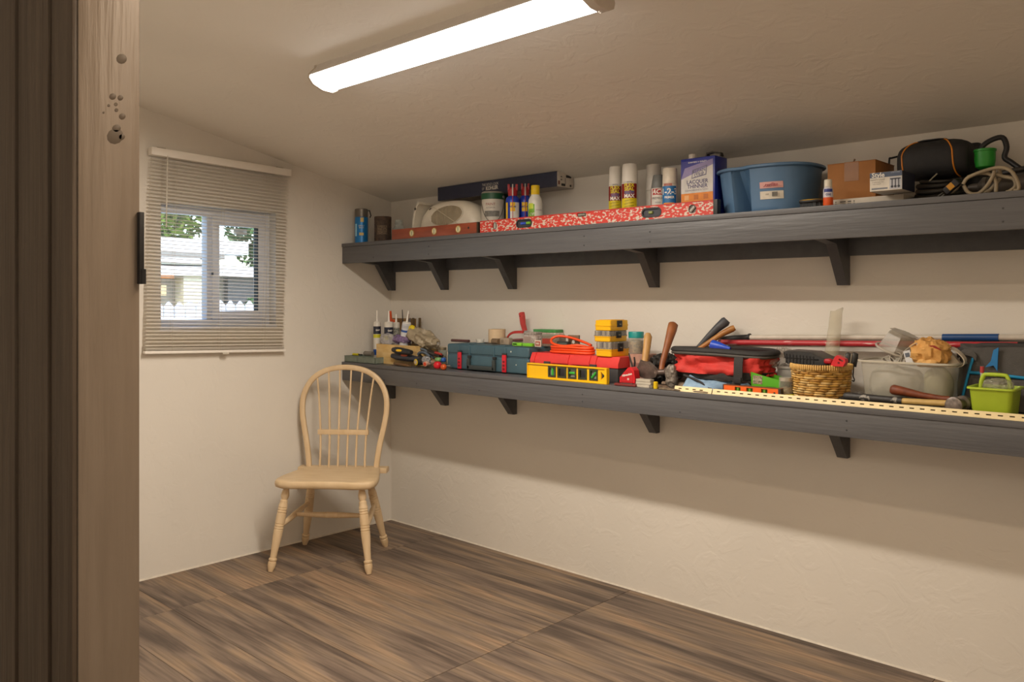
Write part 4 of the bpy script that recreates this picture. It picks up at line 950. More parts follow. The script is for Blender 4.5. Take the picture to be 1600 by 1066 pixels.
# bags
def bag(name, label, cat, pts, y, ry, mat, seed=1, fr=14, amp=.35, z0=None, sh=22):
    """crumpled soft shape; pts = ((u, v) outline box) u0, u1, v0, v1"""
    u0, u1, v0, v1 = pts; xa, xb = X(u0, y), X(u1, y); um = (u0+u1)/2; za, zb = Zv(um, v1, y), Zv(um, v0, y)
    if z0 is not None: za = z0
    rx, rz = (xb-xa)/2, (zb-za)/2; m_ = min(rx, ry, rz)*amp
    return tag(MB().sell(((xa+xb)/2, y, (za+zb)/2), (rx-m_*.35, ry, rz-m_*.35), .75, .8, 44, 26, m_, fr/max(rx, rz)/6, None, seed).build(name, mat, None, sh, loc=((xa+xb)/2, y, za)), label, cat)
CLR = M('#d8d6d2', .12, 0, .1, 30, .6, 40, .4)
bag('plastic_bag', 'crumpled clear plastic bag in front of the second caulk tube', 'bag', (595, 617, 521, 540), -.262, .018, M('#c9c6cc', .15, 0, .15, 60, .8, 60, .5), 2, amp=.4)
bag('plastic_bag', 'purple tinted crumpled plastic bag on top of the cream box', 'bag', (614, 640, 523, 537), -.245, .03, M('#8f74a6', .2, 0, .3, 60, .8, 60, .75), 3, amp=.4)
o = bag('sand_bag', 'limp beige bag of powder sagging off the right of the box', 'bag', (636, 681, 515, 540), -.215, .05, M('#a3957c', .5, 0, .15, 30, .6, 40), 5, amp=.35); o.rotation_euler = (0, R(16), 0)
bag('plastic_clip', 'bright yellow plastic cap above the beige bag', 'cap', (637, 648, 508, 521), -.235, .012, M('#e0c812', .35), 6, amp=.25)
bag('plastic_bag', 'small clear twist of plastic at the end of the beige bag', 'bag', (676, 686, 533, 541), -.20, .012, CLR, 8, amp=.5)
y = -.13; x0, x1 = X(648, y), X(689, y)
t = T('pale_carton', 'small pale cream carton standing behind the grey pliers', 'box', base(x0, y)); h = Zv(665, 541, y)-LZ
MB().b2((0, 0, 0), (x1-x0, .08, h), .002).build('carton', M('#d9cbb8', .6), t); MB().b2((.002, .0, h-.004), (x1-x0-.002, .04, h+.001)).build('flap', M('#c9bba6', .6), t)
y = -.20; x, r = rad(686, 699, y); h = Zv(692, 543, y)-LZ
t = T('glass_jar', 'small glass jar with a metal lid left of the teal case', 'jar', base(x-.004, y))
MB().lathe([(r*.9, 0), (r, .005), (r, h*.82), (r*.8, h*.88)]).build('jar_body', M('#9aa39a', .1, 0, .2, 30, 0, 60, .6), t); MB().lathe([(r*.86, h*.86), (r*.9, h*.87), (r*.9, h), (0, h)]).build('lid', M('#8b7f68', .4, .6), t); MB().lathe([(r*.8, .006), (r*.85, h*.55), (0, h*.6)]).build('contents', M('#b9822e', .6, 0, .4, 90), t)

# 4 battery screwdrivers, pliers and small tools
def tool(name, label, cat, a, b, y, rads, mat, group=None, ya=None):
    A, B = PY(*a, y), PY(*b, ya if ya is not None else y); A.z = max(A.z, LZ+rads[0]); B.z = max(B.z, LZ+rads[-1])
    t = T(name, label, cat, A, 0, group); n = len(rads); D = B-A
    return t, A, B, D, MB().tube([D*(i/(n-1)) for i in range(n)], list(rads), 12).build('handle', mat, t, 60)
GB = M('#2a2b2c', .5, 0, .1)
def gripband(t, D, q0, q1, r, mat, name='grip_band'): MB().tube([D*q0, D*(q0*.7+q1*.3), D*(q0*.3+q1*.7), D*q1], [r*.92, r, r, r*.92], 12).build(name, mat, t, 60)
t, A, B, D, o = tool('screwdriver', 'fat black screwdriver handle with a yellow stripe, topmost of the handles beside the box', 'screwdriver', (614, 546.5), (643, 551), -.325, (.012, .0185, .018, .017, .016, .012), GB)
MB().sell(D*.42+Vector((.004, -.0165, .003)), (.024, .004, .0065), .8).build('stripe', YEL, t)
t, A, B, D, o = tool('screwdriver', 'dark blue grey screwdriver handle below the yellow striped one', 'screwdriver', (613, 556), (657, 562), -.300, (.013, .020, .021, .020, .017, .012), M('#33363f', .5))
MB().sell(D*.5+Vector((0, -.013, .013)), (.028, .008, .008), .8).build('red_insert', M('#b5502f', .5), t)
t, A, B, D, o = tool('screwdriver', 'black screwdriver with a yellow inset and red end behind the pliers', 'screwdriver', (632, 546), (660, 561), -.26, (.012, .019, .019, .017, .012), GB)
MB().sell(D*.5+Vector((0, -.017, .004)), (.018, .004, .006), .8, rot=Matrix.Rotation(R(30), 3, 'Y')).build('stripe', M('#c9b42a', .4), t); MB().sell(D*-.02+Vector((0, 0, -.003)), (.012, .012, .013), .9).build('red_end', M('#b0283c', .4), t)
t, A, B, D, o = tool('tape_reel', 'black and yellow reel of measuring line lying at the shelf edge', 'reel', (650, 566), (668, 563.5), -.345, (.018, .020, .020, .018), GB, ya=-.27)
MB().lathe([(.0165, 0), (.0165, .002), (.009, .003)], n=20, axis=(D*.001, D*-1)).build('reel_face', M('#d3b624', .4), t); MB().lathe([(.010, 0), (.010, .002)], n=16, axis=(D*-.035, D*-1)).build('reel_hub', M('#b5a69a', .4), t)
txt('25 FT', .008, YEL, t, (D.x*.55, D.y*.3-.018, .010), rz=math.atan2(D.y, D.x))
t, A, B, D, o = tool('putty_knife', 'brown handled tool lying flat under the black screwdrivers', 'putty knife', (616, 568), (640, 572), -.335, (.006, .009, .009, .006), M('#6d4f2e', .5), ya=-.345)
t, A, B, D, o = tool('screwdriver', 'clear orange tipped screwdriver lying on the shelf right of the reel', 'screwdriver', (664, 569), (678, 566), -.35, (.013, .0145, .013, .008), M('#cfa793', .25), ya=-.27); MB().lathe([(.010, 0), (.008, .002), (0, .002)], n=14, axis=(D*-.02, D*-1)).build('orange_end', M('#c9431c', .4), t)
t = T('pliers', 'grey handled pliers lying open between the screwdrivers and the teal case', 'pliers', PY(662, 555, -.25))
P0 = Vector(t.location)
def pth(l, y): return [PY(u, v, y)-P0 for u, v in l]
MB().tube(cat(pth(((650, 550), (655, 546), (663, 547), (670, 553), (678, 560)), -.25), 4), .0085, 8, flat=.8).build('grip', M('#66717d', .45), t, 60)
MB().tube(cat(pth(((651, 556), (657, 551), (665, 552), (672, 558)), -.27), 4), .009, 8, flat=.8).build('grip', M('#5d6874', .45), t, 60)
MB().tube(cat(pth(((662, 546), (672, 548), (684, 553), (692, 556)), -.23), 4), [.006]*13, 8).build('jaw', M('#5b5148', .4, .6), t, 60)
t = T('utility_knife', 'dark utility knife with a red handle end beside the teal case', 'knife', PY(675, 553, -.26)); P0 = Vector(t.location)
MB().tube(pth(((668, 550), (678, 554), (688, 556)), -.26), [.007, .009, .008], 8).build('knife_body', M('#4e4a45', .45, .4), t); MB().tube(pth(((680, 551), (690, 554)), -.27), [.007, .006], 8).build('red_handle', M('#a5372c', .45), t)
bag('key_bundle', 'crumpled silver foil bits in front of the pliers', 'foil', (660, 672, 557, 571), -.325, .012, M('#b4b6ba', .25, .6, .3, 80, .8, 80), 11, amp=.5)
def ball(name, label, cat, u0, u1, v, y, mat, sz=1, z0=LZ):
    x, r = rad(u0, u1, y); o = MB().sell((x, y, z0+r*sz), (r, r, r*sz), .9).build(name, mat, loc=(x, y, z0)); return tag(o, label, cat)
o = ball('screwdriver', 'round red screwdriver end facing out next to the teal case', 'screwdriver', 677.5, 690, 567, -.33, M('#d3202c', .35)); MB().cyl((.0, .012, .018), (.05, .10, .014), .005).build('shaft', STEEL, o)
o = ball('screwdriver', 'small orange red screwdriver end touching the teal case', 'screwdriver', 688.5, 698, 570, -.34, M('#c8541f', .35)); MB().cyl((0, .01, .012), (-.02, .1, .01), .003).build('shaft', STEEL, o)
o = tag(MB().sell((X(685, -.27), -.27, LZ+.044), (.018, .018, .012), .8).build('bottle_stopper', M('#7fb06f', .4), loc=(X(685, -.27), -.27, LZ+.03)), 'pale green plastic cap above the red screwdriver end', 'cap')
o = tag(MB().sell((X(694, -.27), -.275, LZ+.045), (.012, .014, .013), .8).build('bottle_stopper', M('#2c5aa8', .4), loc=(X(694, -.27), -.27, LZ+.03)), 'blue plastic cap next to the green one', 'cap')
for i, (u, y_, ln, an, lb) in enumerate(((628, -.345, .05, .1, 'thin steel bit lying below the fat black screwdriver'), (640, -.35, .04, -.2, 'thin steel bit lying left of the yellow faced reel'), (676, -.353, .05, .05, 'thin steel bit lying left of the red screwdriver end'), (686, -.352, .035, .3, 'short steel bit lying in front of the red screwdriver end'))):
    x = X(u, y_); d = Vector((math.cos(an), math.sin(an)*.3, 0))*ln/2
    tag(MB().cyl(Vector((x, y_, LZ+.003))-d, Vector((x, y_, LZ+.003))+d, .0026, n=6).build('drill_bit', M('#7a7060', .4, .8), loc=(x, y_, LZ)), lb, 'drill bit', 'loose bits at the shelf edge')

# 5 teal case
yc = -.27; xa, xb = X(698, yc), X(826, yc); L = xb-xa; D = .20; h = Zv(760, 540, yc)-LZ
TL = M('#43606c', .5, 0, .12, 16, .1, 40); TLD = M('#364f5b', .5, 0, .1)
t = T('tool_case', 'teal plastic power tool case with two red latches and a dark handle', 'tool case', base(xa, yc)); hs = h*.60
b = MB(); b.b2((0, 0, .002), (L, D, hs), .014, 3); b.build('case_base', TL, t)
b = MB(); b.b2((0, 0, hs+.001), (L, D, h), .014, 3); b.build('case_lid', TL, t)
MB().b2((.006, .004, hs-.012), (L-.006, D-.006, hs+.012)).build('seam_band', TLD, t)
for q in (.165, .30, .60, .74): MB().b2((L*q-.004, -.004, .010), (L*q+.004, .012, h-.008), .002).build('rib', TL, t)
for q in (.165, .60): MB().b2((L*q+.004, .006, h-.002), (L*q+.07, D*.9, h+.004), .003).build('lid_rib', TL, t)
for q in (.185, .735):
    l_ = MB().b2((L*q-.013, -.012, .006), (L*q+.013, -.0045, hs+.012), .003).build('latch', M('#d02030', .4), t)
    for z in (.018, .036, .054): MB().b2((L*q-.007, -.0135, z), (L*q+.007, -.0118, z+.009), .001).build('latch_slot', M('#7c1420', .5), l_)
    MB().b2((L*q-.015, -.010, hs+.0125), (L*q+.015, -.004, hs+.020), .002).build('latch_hook', GB, t)
hd = MB().b2((L*.29, -.018, .008), (L*.63, -.006, .030), .005).b2((L*.29, -.018, .008), (L*.325, -.005, .062), .004).b2((L*.60, -.018, .008), (L*.635, -.005, .062), .004).build('handle', M('#39403f', .5), t)
for q in (.307, .617): MB().box((L*q, -.006, .072), (.022, .012, .012), bev=.003).build('handle_hinge', GB, t)
MB().lathe([(.004, 0), (.004, .001)], n=10, axis=((L*.80, -.0002, h*.82), (L*.80, -1, h*.82))).lathe([(.003, 0), (.003, .001)], n=10, axis=((L*.86, -.0002, h*.35), (L*.86, -1, h*.35))).build('paint_fleck', M('#cfd0c4', .5), t)
tag(bpy.data.objects['paint_fleck'], kind='stuff')
TC = LZ+h   # top of the teal case
# things on the teal case
def rod(name, label, cat, u0, u1, v, y, r, mat, z=None):
    A, B = PY(u0, v, y), PY(u1, v, y); A.z = B.z = z+r; return tag(MB().cyl(A, B, r, n=12).build(name, mat, loc=A), label, cat)
rod('dowel', 'short dark maroon dowel lying on the left of the teal case lid', 'dowel', 706, 733, 533, -.19, .0075, M('#5a3a38', .5), TC+.004)
x, r = rad(743, 757, -.17); tag(MB().lathe([(r*.8, 0), (r, .020), (r*.94, .020), (r*.76, .003), (0, .003)], c=(x, -.17, TC+.004)).build('clear_cup', PLC, loc=(x, -.17, TC+.004)), 'small clear plastic cup on the teal case', 'cup')
rod('thin_rod', 'thin dark metal rod next to the masking tape roll', 'rod', 758, 772, 535, -.20, .003, M('#6b5f52', .4, .6), TC+.004)
y = -.10; x, r = rad(763, 790, y); h_ = Zv(776, 514.5, y)-TC-.004
t = T('tape_roll', 'upright roll of wide beige masking tape on the teal case', 'tape', (x, y, TC+.0045))
MB().lathe([(r*.7, 0), (r, 0), (r, h_), (r*.7, h_), (r*.7, 0)], n=36, cap=False).build('tape', M('#d6bb98', .6, 0, .06, 60, 0, 60, 1, None, None, (1, 1, 8)), t)
MB().lathe([(r*.69, 0), (r*.69, h_), (r*.64, h_), (r*.64, 0), (r*.69, 0)], n=36, cap=False).build('core', M('#b09a78', .7), t)
rod('wood_knob', 'round dark bronze knob lying in front of the masking tape', 'knob', 770, 780, 533, -.22, .015, M('#7a6650', .45, .3), TC+.004)
t = T('grey_block', 'grey taupe rounded block in front of the masking tape', 'block', (X(780, -.215), -.215, TC+.004)); MB().b2((0, 0, 0), (X(795, -.215)-X(780, -.215), .03, .034), .006).build('block', M('#9a8b78', .6), t); MB().b2((.012, -.001, .01), (.03, -.0002, .024)).build('label', M('#857663', .6), t)
# red bar clamp
t = T('bar_clamp', 'red bar clamp with an upright handle lying behind the teal case lid', 'clamp', (X(815, -.11), -.075, TC+.004)); P0 = Vector(t.location)
CR = M('#c23a34', .4)
MB().tube(cat([PY(u, v, -.07)-P0 for u, v in ((792, 532), (795, 524), (803, 519.5), (818, 519))], 4), [.009]*13, 8, flat=.55).build('clamp_jaw', CR, t, 60)
MB().tube([PY(793, 532, -.10)-P0, PY(818, 531, -.10)-P0], .007, 8).build('clamp_bar', M('#8d5a58', .4, .3), t)
A = PY(820, 517, -.06)-P0; B = PY(815, 490, -.06)-P0
w_ = .013
MB().rings([[(p_.x-w_*k, p_.y-.008, p_.z), (p_.x+w_*k, p_.y-.008, p_.z+.002), (p_.x+w_*k, p_.y+.008, p_.z+.002), (p_.x-w_*k, p_.y+.008, p_.z)] for p_, k in ((A, .75), (A+(B-A)*.4+Vector((-.004, 0, 0)), .9), (A+(B-A)*.8, 1.05), (B, 1.05), (B+Vector((.004, 0, .006)), .6))]).build('handle', CR, t)
MB().lathe([(.003, 0), (.003, .001)], n=10, axis=((B.x-.004, B.y-.008, B.z-.014), (B.x-.004, -1, B.z-.014))).build('rivet', BLK, t)
# flat packs on the back of the case
def blister(name, label, u0, u1, v0, v1, y, z, cols, D=.06):
    xa_, xb_ = X(u0, y), X(u1, y); h = Zv((u0+u1)/2, v0, y)-z
    t = T(name, label, 'packet', (xa_, y, z)); MB().b2((0, 0, 0), (xb_-xa_, D, h*.8), .003).build('tray', cols[0], t)
    MB().b2((.002, .003, h*.8), (xb_-xa_-.002, D-.003, h), .002).build('lid', cols[1], t)
    MB().b2((.006, -.0008, h*.2), ((xb_-xa_)*.6, .0, h*.65)).build('label', cols[2], t); return t
blister('parts_box', 'clear plastic parts box with a green and pink lid above the teal case', 832, 868, 515, 532, -.07, TC+.002, (M('#b58d84', .4, 0, .5, 60, h2='#d8cfc4'), M('#4f9a55', .4, 0, .2, 30), M('#7d8a70', .4)), .065)
blister('parts_box', 'crumpled clear bag like parts box with white contents beside the red clamp', 817, 838, 519, 536, -.165, TC+.004, (M('#c9bfb6', .2, 0, .5, 90, .8, 90, h2='#8d7a72'), M('#b0a49a', .3, 0, .4, 90), M('#a59086', .4)), .05)
blister('parts_box', 'small clear parts box with mixed red and grey pieces behind the orange cord', 846, 874, 523, 540, -.165, TC+.004, (M('#93806f', .4, 0, .5, 90, h2='#5e5a50'), M('#8c8a7a', .4), M('#a03a2c', .4)), .05)
t = T('switch_plate', 'small square red and white printed card on the teal case', 'card', (X(835.5, -.235), -.235, TC+.004)); L_ = X(845, -.235)-X(835.5, -.235)
MB().b2((0, 0, 0), (L_, .005, .032), .001).build('card', M('#d0c2b4', .5), t); MB().b2((.005, -.001, .006), (L_-.005, -.0001, .026)).build('print', M('#9c3a30', .5), t); MB().b2((.010, -.0018, .011), (L_-.010, -.0011, .021)).build('print_centre', M('#c9b8a8', .5), t)
t = T('torpedo_level', 'small lime green level lying on the right of the teal case', 'level', (X(800, -.25), -.25, TC+.004)); L_ = X(831, -.25)-X(800, -.25)
MB().b2((0, 0, 0), (L_*.48, .02, .016), .004).build('level_body', M('#79c42c', .35), t); MB().b2((L_*.52, 0, 0), (L_, .02, .016), .004).build('level_body', M('#79c42c', .35), t); MB().cyl((L_*.48, .01, .008), (L_*.52, .01, .008), .007).build('connector', M('#3b5a20', .4), t); MB().cyl((.008, -.001, .009), (.032, -.001, .009), .003, n=8).build('vial', M('#2c4a18', .3), t)

# 6 red and black tool box
yr = -.262; xa, xb = X(829, yr), X(965.5, yr); L = xb-xa; D = .12; h = Zv(900, 555, yr)-LZ; hs = h*.56
t = T('tool_case', 'long tool case with a bright red lid and dark grey base', 'tool case', base(xa, yr))
RL = M('#dc3d3a', .38, 0, .05); DB = M('#3f3e3f', .5, 0, .1)
MB().b2((.006, 0, 0), (L, D, hs), .007, 2).build('case_base', DB, t)
b = MB(); b.rings([[(x_, y_, z_) for y_, z_ in ((-.003, hs+.001), (-.003, hs+.018), (.012, h), (D-.01, h), (D, h-.01), (D, hs+.001))] for x_ in (0, .004, .012, L-.012, L-.002, L+.003)]); b.build('case_lid', RL, t, 30)
for q0, q1 in ((.03, .06), (.27, .46), (.50, .70), (.74, .77)): MB().rings([[(x_, y_, z_) for y_, z_ in ((-.0075, hs+.006), (-.0075, hs+.016), (.004, h-.003), (.010, h-.001), (.010, hs+.006))] for x_ in (L*q0, L*q1)]).build('lid_rib', RL, t)
for q in (.175, .705): MB().b2((L*q, -.009, hs-.022), (L*q+.038, -.001, hs+.012), .003).build('latch', DB, t)
for q in (.33, .44, .55): MB().b2((L*q, -.004, hs-.008), (L*q+.03, -.0005, hs+.002), .001).build('latch_guard', GB, t)
RT_ = LZ+h
# yellow level
yy = -.338; xa, xb = X(825.5, yy), X(950, yy); L = xb-xa; h = .069
t = T('spirit_level', 'bright yellow spirit level with green vials in front of the red tool case', 'level', base(xa, yy)); YL = M('#f0bb0c', .38, 0, .03)
hol = []; spec = [(858.5, 868.5, 'v'), (873, 885, 0), (889.5, 900.5, 'h'), (905.5, 917, 0), (923, 934, 'd')]
for u0, u1, k in spec: hol.append([(X(u0, yy)-xa, h*.22), (X(u1, yy)-xa, h*.22), (X(u1, yy)-xa, h*.82), (X(u0, yy)-xa, h*.82)])
tri = [(X(939.5, yy)-xa, h*.22), (X(946, yy)-xa, h*.50), (X(939.5, yy)-xa, h*.78)]
tri = [tri[0], (tri[0][0]+.009, h*.34), (tri[1][0], h*.5), (tri[2][0]+.009, h*.66), tri[2], (tri[2][0]+.002, h*.5)]
MB().plate([(.003, .005), (L-.012, .005), (L-.012, h-.005), (.003, h-.005)], hol+[tri], -.004, .004).build('web', YL, t)
MB().b2((0, -.010, 0), (L, .010, .0055), .0012).build('rail', YL, t); MB().b2((0, -.010, h-.0055), (L, .010, h), .0012).build('rail', YL, t)
MB().b2((0, -.010, .0056), (.003, .010, h-.0056)).build('end', YL, t); MB().b2((L-.012, -.010, .0056), (L, .010, h-.0056)).build('end', YL, t)
VG = M('#3fae3f', .2)
for (u0, u1, k), hp_ in zip(spec, hol):
    x0_, x1_ = hp_[0][0], hp_[1][0]; z0_, z1_ = h*.22, h*.82
    fr = MB().plate([(x0_-.004, z0_-.004), (x1_+.004, z0_-.004), (x1_+.004, z1_+.004), (x0_-.004, z1_+.004)], [[(x0_+.004, z0_+.004), (x1_-.004, z0_+.004), (x1_-.004, z1_-.004), (x0_+.004, z1_-.004)]], -.0062, .0062).build('vial_frame', M('#3a3d28', .45), t)
    if k:
        cx, cz = (x0_+x1_)/2, (z0_+z1_)/2; e = {'v': (0, .016), 'h': (.016, 0), 'd': (.012, .013)}[k]
        MB().cyl((cx-e[0], 0, cz-e[1]), (cx+e[0], 0, cz+e[1]), .0058, n=12).build('vial', VG, fr)
        MB().b2((x0_+.004, .003, z0_+.004), (x1_-.004, .005, z1_-.004)).build('vial_back', M('#b8bdb4', .3, alpha=.5), fr)

# 7 orange cord coil on the red case
t = T('hose_coil', 'bright orange coiled cord on top of the red lidded tool case', 'cord', (X(895, -.20), -.205, RT_+.001)); P0 = Vector(t.location); OG = M('#f0501e', .4, 0, .05)
for i, (k, dz, yo) in enumerate(((1.0, .007, 0), (.98, .019, .004), (.96, .030, -.002))):
    hx = (X(926, -.205)-X(861, -.205))/2
    MB().tube([(hx*k*math.cos(q), .042*k*math.sin(q)+yo, dz+.001*math.sin(3*q)) for q in [2*PI*j/30 for j in range(30)]], .0062, 8, closed=True).build('loop', OG, t, 60)
up = cat([PY(u, v, y_)-P0 for u, v, y_ in ((926, 545, -.19), (905, 540, -.23), (880, 541, -.245), (864, 537, -.235), (862, 530, -.21), (872, 525.5, -.19), (888, 527, -.17), (908, 533, -.165), (924, 540, -.17))], 5)
MB().tube(up, .0062, 8).build('raised_loop', OG, t, 60)
MB().box(PY(912, 542, -.205)-P0, (.05, .018, .010), (0, R(12), R(5)), .003).build('cord_clip', M('#75503e', .5), t)
t = T('charger', 'small black charger block sitting inside the orange cord coil', 'charger', (X(873, -.2), -.215, RT_+.001)); L_ = X(890, -.2)-X(873, -.2)
MB().b2((0, 0, 0), (L_, .028, .055), .004).build('charger_body', M('#2d3532', .5), t); MB().b2((.006, -.0008, .038), (L_-.006, 0, .048)).build('charger_label', M('#59625c', .5), t)
t = T('switch_box', 'small metal electrical box with a round hole behind the orange cord', 'electrical box', (X(895, -.12), -.125, RT_-.03)); L_ = X(911, -.12)-X(895, -.12); h_ = Zv(903, 523.5, -.12)-RT_+.03
t.location.z = RT_-.0; h_ = Zv(903, 523.5, -.12)-RT_
t.location.y = -.155; 
MB().plate([(0, 0), (L_, 0), (L_, h_), (0, h_)], [rrect(L_*.5, h_*.62, .018, .018, .0088)], 0, .002).build('face_plate', M('#a0876f', .4, .5), t); MB().b2((0, .0021, 0), (L_, .012, .003)).b2((0, .0021, h_-.003), (L_, .012, h_)).b2((0, .0021, 0), (.003, .012, h_)).b2((L_-.003, .0021, 0), (L_, .012, h_)).build('box_wall', M('#6d6156', .4, .5), t)

# 8 stack of yellow organisers, turned towards the door
yo = -.19; xo = X(955, yo); zo_ = RT_+.0005
OY = M('#f0b60c', .35, 0, .03); OC = M('#b4a995', .15, 0, .5, 60, 0, 60, .85, '#4c4d56', None, (3, 3, .05))
for i, (u0, u1, v0, v1, lb) in enumerate(((928, 985, 533, 552, 'yellow organiser case with a clear top, bottom of the stack of three'), (925, 980, 516, 533, 'yellow organiser case with a clear top, middle of the stack of three'), (926.5, 982.5, 500, 516, 'solid yellow organiser case, top of the stack of three'))):
    zt = Zv(955, v0, yo); hh = (zt-zo_)*.985
    xl_, xr_ = X(u0+1, -.262), X(u0+27, -.262); t = T('organiser_case', lb, 'organiser', ((xl_+xr_)/2, yo, zo_), R((-1, 1, 0)[i]), 'stacked yellow organisers'); w2, d2 = (xr_-xl_)/2, .072
    def oc(z, k=1.0): c_ = .010; return [(x_*k, y_*k, z) for x_, y_ in ((-w2+c_, -d2), (w2-c_*.4, -d2), (w2, -d2+c_*.4), (w2, d2-c_), (w2-c_, d2), (-w2+c_, d2), (-w2, d2-c_), (-w2, -d2+c_))]
    MB().rings([oc(0, .94), oc(.003, .97), oc(hh*.42, .97), oc(hh*.43, 1), oc(hh*.5, 1)]).build('case_base', OY, t, 30)
    MB().rings([oc(hh*.505, 1), oc(hh*.58, 1), oc(hh*.6, .965), oc(hh*.93, .965), oc(hh, .93)]).build('case_lid', OC if i < 2 else OY, t, 30)
    MB().b2((w2-.002, -.022, hh*.34), (w2+.005, .012, hh*(.90 if i < 2 else .98)), .002).build('latch', BLK, t); txt('PRO', .008, M('#d8d2b8', .5), t, (w2+.0052, -.005, hh*.6), rz=R(90))
    if i == 2: MB().b2((-w2*.7, -d2*.7, hh), (w2*.7, d2*.7, hh+.002), .001).build('lid_panel', OY, t)
    zo_ += hh+.0006

# 9 pinkish box with the jar on it
y = -.19; xa, xb = X(984, y), X(1009, y); h = Zv(995, 553.5, y)-LZ
t = T('pink_block', 'faded pinkish block under the teal lidded jar', 'block', base(xa, y)); L_ = xb-xa
MB().b2((0, 0, 0), (L_, .085, h), .004).build('block', M('#b58a78', .7, 0, .2, 30), t); MB().b2((L_*.1, -.0008, h*.2), (L_*.9, -.0001, h*.7)).build('label', M('#a07064', .7, 0, .3, 60), t)
x, r = rad(981.5, 1005.5, -.15); hj = Zv(993, 518.5, -.15)-LZ-h
t = T('storage_jar', 'clear jar of mixed screws with a teal lid', 'jar', (x, -.148, LZ+h+.0004))
MB().lathe([(r*.86, 0), (r*.93, .004), (r*.93, hj*.70), (r*.86, hj*.74)]).build('jar_body', M('#d2d2c6', .08, 0, .1, 30, 0, 60, .35), t)
MB().lathe([(r*.85, .003), (r*.90, .006), (r*.90, hj*.58), (r*.5, hj*.64), (0, hj*.60)], n=20).build('screws', M('#b39560', .5, .3, .5, 90, 1, 90, 1, '#4a4034'), t)
MB().lathe([(r*.97, hj*.71), (r, hj*.72), (r, hj*.97), (r*.95, hj), (0, hj)], n=32).build('lid', M('#1f8f8c', .35, 0, .04), t)

# 10 hatchets
ST = M('#7a6a62', .45, .6, .4, 30, .3, 60); 
t = T('hatchet', 'hatchet with a pale wooden handle standing head down', 'hatchet', base(X(1008, -.27), -.27)); P0 = Vector(t.location)
def woodtool(t, pts, rads, mat, fl=1.3): MB().tube([PY(u, v, y_)-P0 for u, v, y_ in pts], rads, 12, flat=fl).build('handle', mat, t, 60)
woodtool(t, ((1007, 568, -.27), (1009, 555, -.255), (1011, 540, -.24), (1012.5, 526, -.225), (1012.5, 521, -.22)), [.0105, .0115, .0125, .0135, .008], M('#c99a5c', .5, 0, .2, 12))
b = MB(); q = [PY(u, v, -.27)-P0 for u, v in ((1003, 562), (1014, 566), (1030, 581), (1027, 589), (1014, 594), (1000, 587), (998, 574))]
b.rings([[(p.x, -.010+.001, p.z) for p in q], [(p.x, -.013, p.z) for p in [v_*.98 for v_ in q]]]); b = MB().rings([[(p.x, -.011, max(p.z, .001)) for p in q], [(p.x, .013, max(p.z, .001)) for p in q]]); b.build('head', ST, t, 20)
t = T('hammer', 'hammer with a thick reddish brown handle leaning upright against the wall', 'hammer', base(X(1037, -.25), -.25)); P0 = Vector(t.location)
woodtool(t, ((1033, 582, -.26), (1035, 568, -.24), (1040, 550, -.21), (1045, 532, -.18), (1050, 515, -.15), (1052, 507, -.135), (1052.5, 505, -.13)), [.009, .0095, .0105, .013, .0165, .0165, .009], M('#9a5f36', .45, 0, .3, 14, .1, 40, 1, '#7b4526'))
b = MB(); b.cyl(PY(1024, 583, -.27)-P0, PY(1046, 581, -.255)-P0, .013, n=14); b.cyl(PY(1041, 581, -.262)-P0, PY(1045, 580, -.262)-P0, .0165, n=14); b.build('head', ST, t)
# 11 tape measure and pieces around it
y = -.31
t = T('tape_measure', 'red tape measure with white lettering standing before the pink block', 'tape measure', base(X(984, y), y, .012))
TMR = M('#d3202a', .35); w2 = (X(996, y)-X(972, y))/2; hh = Zv(984, 573, y)-LZ-.012
prf = [(-w2, 0), (w2*.95, 0), (w2, hh*.3), (w2*.85, hh*.8), (w2*.5, hh), (w2*.1, hh*.96), (-w2*.6, hh*.55), (-w2, hh*.3)]
MB().prism(prf, -.018, .018).build('case', TMR, t); MB().prism([(p[0]*.8-.001, p[1]*.8+.004) for p in prf], -.0195, -.0181).build('side_plate', M('#c41f28', .4), t)
txt('Milwaukee', .012, M('#f3e9df', .4), t, (-.001, -.0197, hh*.50), tilt=.25, shear=.3, bold=.0004); txt('25', .010, M('#f3e9df', .4), t, (.006, -.0197, hh*.24), bold=.0004)
t = T('utility_knife', 'dark red folding knife lying under the red tape measure', 'knife', base(X(980, -.335), -.345))
MB().box((0, 0, .006), (X(996, -.34)-X(964, -.34), .02, .010), (0, 0, R(4)), .003).build('knife_body', M('#7a2f2c', .45), t); MB().box((.012, -.001, .012), (.05, .014, .004), (0, 0, R(4)), .001).build('steel_liner', M('#57504c', .4, .6), t)
t = T('black_tongs', 'thin black tweezers standing behind the red tape measure', 'tweezers', base(X(985, -.285), -.285)); P0 = Vector(t.location)
MB().tube([PY(u, v, -.28)-P0 for u, v in ((989, 575), (985, 562), (982.5, 552))], [.004, .0035, .002], 6).build('arm', BLK, t); MB().tube([PY(u, v, -.27)-P0 for u, v in ((991, 575), (992, 566), (991, 558))], [.004, .004, .003], 6).build('arm', BLK, t)
y = -.34; xa, xb = X(993, y), X(1017, y)
t = T('blade_box', 'small pale grey stack of plastic boxes at the shelf edge under the hatchet', 'box', base(xa, y)); L_ = xb-xa
for k in range(3): MB().b2((.001*k, 0, k*.0115), (L_-.002*k, .03, k*.0115+.0108), .0015).build('box_layer', M('#bdb5a5', .5, 0, .1), t)
t = T('bit_holder', 'small steel and yellow bit holder beside the pale grey boxes', 'bit holder', base(X(1020, y), y)); 
